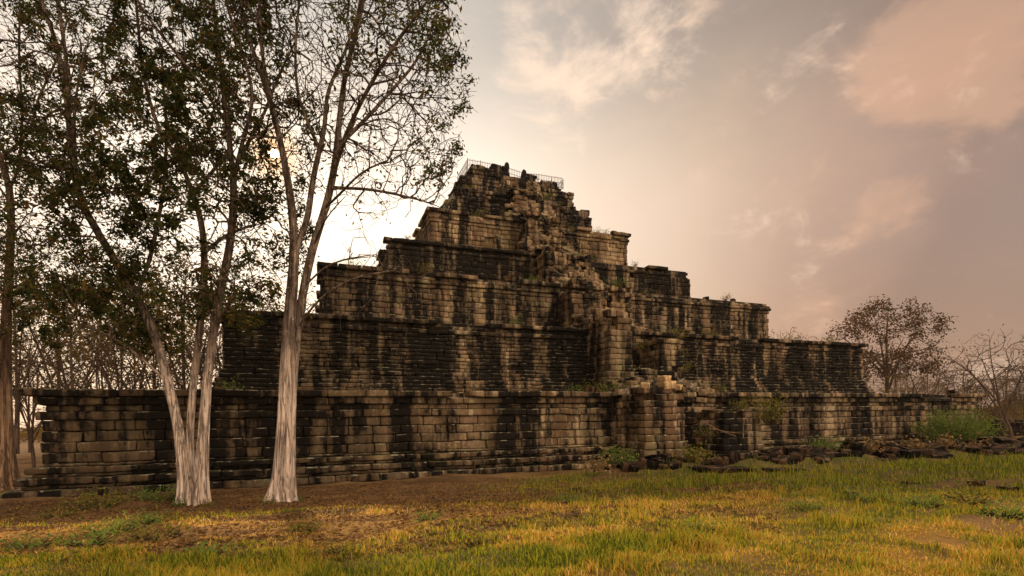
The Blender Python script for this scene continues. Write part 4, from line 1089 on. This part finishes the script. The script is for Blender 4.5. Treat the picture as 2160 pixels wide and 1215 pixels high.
# ------------------------------------------------------------------ grass, dead leaves
def blades(n, Z0, Z1, seed, hbase, name, label, power=1.6):
    rg = np.random.default_rng(seed)
    t = rg.uniform(0, 1, n); Z = (Z0 ** (-power) + t * (Z1 ** (-power) - Z0 ** (-power))) ** (-1 / power)
    X = rg.uniform(-1.14, 1.14, n) * Z
    u = CAMU + X * ca + Z * sa; v = CAMV - X * sa + Z * ca
    # tufts: pull blades together
    u += .07 * noise2(u * 6, v * 6, 81); v += .07 * noise2(u * 6, v * 6, 82)
    g, c = green_cover(u, v); m = (rg.uniform(0, 1, n) < c ** .8) & (v < -33.6); u, v, g, c, Z = u[m], v[m], g[m], c[m], Z[m]; n = len(u)
    hgt = hbase * (.45 + .9 * rg.uniform(0, 1, n) ** 1.5) * (.34 + 1.05 * g + .35 * np.clip(noise2(u * 3.1, v * 3.1, 84), -1, 1) + .45 * np.clip(noise2(u * .8, v * .8, 83), -1, 1)) * (.6 + .5 * c)
    hgt *= .8 + 1.0 * sstep(.25, .6, noise2(u * 1.5, v * 1.5, 85)) + .9 * sstep(.45, .7, noise2(u * 4.5, v * 4.5, 86))
    g = np.clip(g + .22 * noise2(u * 4., v * 4., 87), 0, 1)
    hgt *= 1 + .8 * sstep(.55, .8, g) * sstep(12, 17, Z)
    w = .0030 * (1 + Z * .16) * rg.uniform(.7, 1.4, n)
    z = ground_z(u, v) - .01; a = rg.uniform(0, 6.283, n); lean = rg.uniform(.1, .75, n) * hgt; la = rg.uniform(0, 6.283, n)
    P0 = np.stack([u, v, z], -1); s = np.stack([np.cos(a), np.sin(a), 0 * a], -1) * w[:, None]; dl = np.stack([np.cos(la), np.sin(la), 0 * la], -1) * lean[:, None]
    m1 = P0 + dl * .3 + np.array([0, 0, 1]) * (hgt * .6)[:, None]; tp = P0 + dl + np.array([0, 0, 1]) * (hgt)[:, None]
    V = np.stack([P0 - s, P0 + s, m1 + s * .7, m1 - s * .7, tp], 1).reshape(-1, 3); b = np.arange(n) * 5
    Fq = np.stack([b, b + 1, b + 2, b + 3], -1); Tr = np.stack([b + 3, b + 2, b + 4], -1)
    o = mesh_obj(name, V, Fq, M_grass, tris=Tr, smooth=False); tag(o, label, 'grass', kind='stuff')
    at1 = o.data.attributes.new('green', 'FLOAT', 'POINT'); at1.data.foreach_set('value', np.repeat(g, 5).astype(np.float32))
    print(name, n)
blades(320000, 3.6, 34, 1, .10, 'grass', 'short dry orange and green grass over the foreground', 1.0)
def litter(n, seed):
    rg = np.random.default_rng(seed); Z = rg.uniform(7, 24, n); X = rg.uniform(-1.15, .5, n) * Z
    u = CAMU + X * ca + Z * sa; v = CAMV - X * sa + Z * ca; _, c = green_cover(u, v)
    m = (rg.uniform(0, 1, n) > c * .93) & (v < -32.3); u, v = u[m], v[m]; n = len(u)
    z = ground_z(u, v) + .01; a = rg.uniform(0, 6.283, n); L_ = rg.uniform(.05, .11, n); d = np.stack([np.cos(a), np.sin(a), rg.uniform(-.2, .4, n)], -1) * L_[:, None]; s = np.stack([-np.sin(a), np.cos(a), rg.uniform(-.3, .3, n)], -1) * L_[:, None] * .3
    P0 = np.stack([u, v, z], -1); V = np.stack([P0, P0 + d * .5 + s, P0 + d, P0 + d * .5 - s], 1).reshape(-1, 3)
    o = mesh_obj('leaf_litter', V, np.arange(n * 4).reshape(-1, 4), M_litter, smooth=False); tag(o, 'brown fallen leaves scattered on the bare soil under the trees', 'leaves', kind='stuff')
M_litter = leaf_mat('dead_leaf', [(.05, .026, .012), (.10, .05, .02), (.16, .085, .035), (.22, .12, .055)], .1)
M_litter.node_tree.nodes['Principled BSDF'].inputs['Roughness'].default_value = 1; M_litter.node_tree.nodes['Principled BSDF'].inputs['Specular IOR Level'].default_value = 0
litter(100000, 5)
for o in [o for o in COL.objects if o.name.startswith('terrace_core')]: pass

# ------------------------------------------------------------------ haze
hv, hf = box_v(-420, 420, -70, 330, -3, 62)
hm = bpy.data.materials.new('haze'); hm.use_nodes = True; hn = hm.node_tree; hn.nodes.clear()
ho = N(hn, 'ShaderNodeOutputMaterial'); hp = N(hn, 'ShaderNodeVolumePrincipled'); hp.inputs['Density'].default_value = .00012
hp.inputs['Color'].default_value = (1, .86, .72, 1); hp.inputs['Anisotropy'].default_value = .1; L(hn, hp.outputs[0], ho.inputs['Volume'])
hz_ = mesh_obj('haze', hv, hf, hm, smooth=False); tag(hz_, kind='stuff', label='warm evening haze in the air over the whole site')
S.cycles.volume_bounces = 0
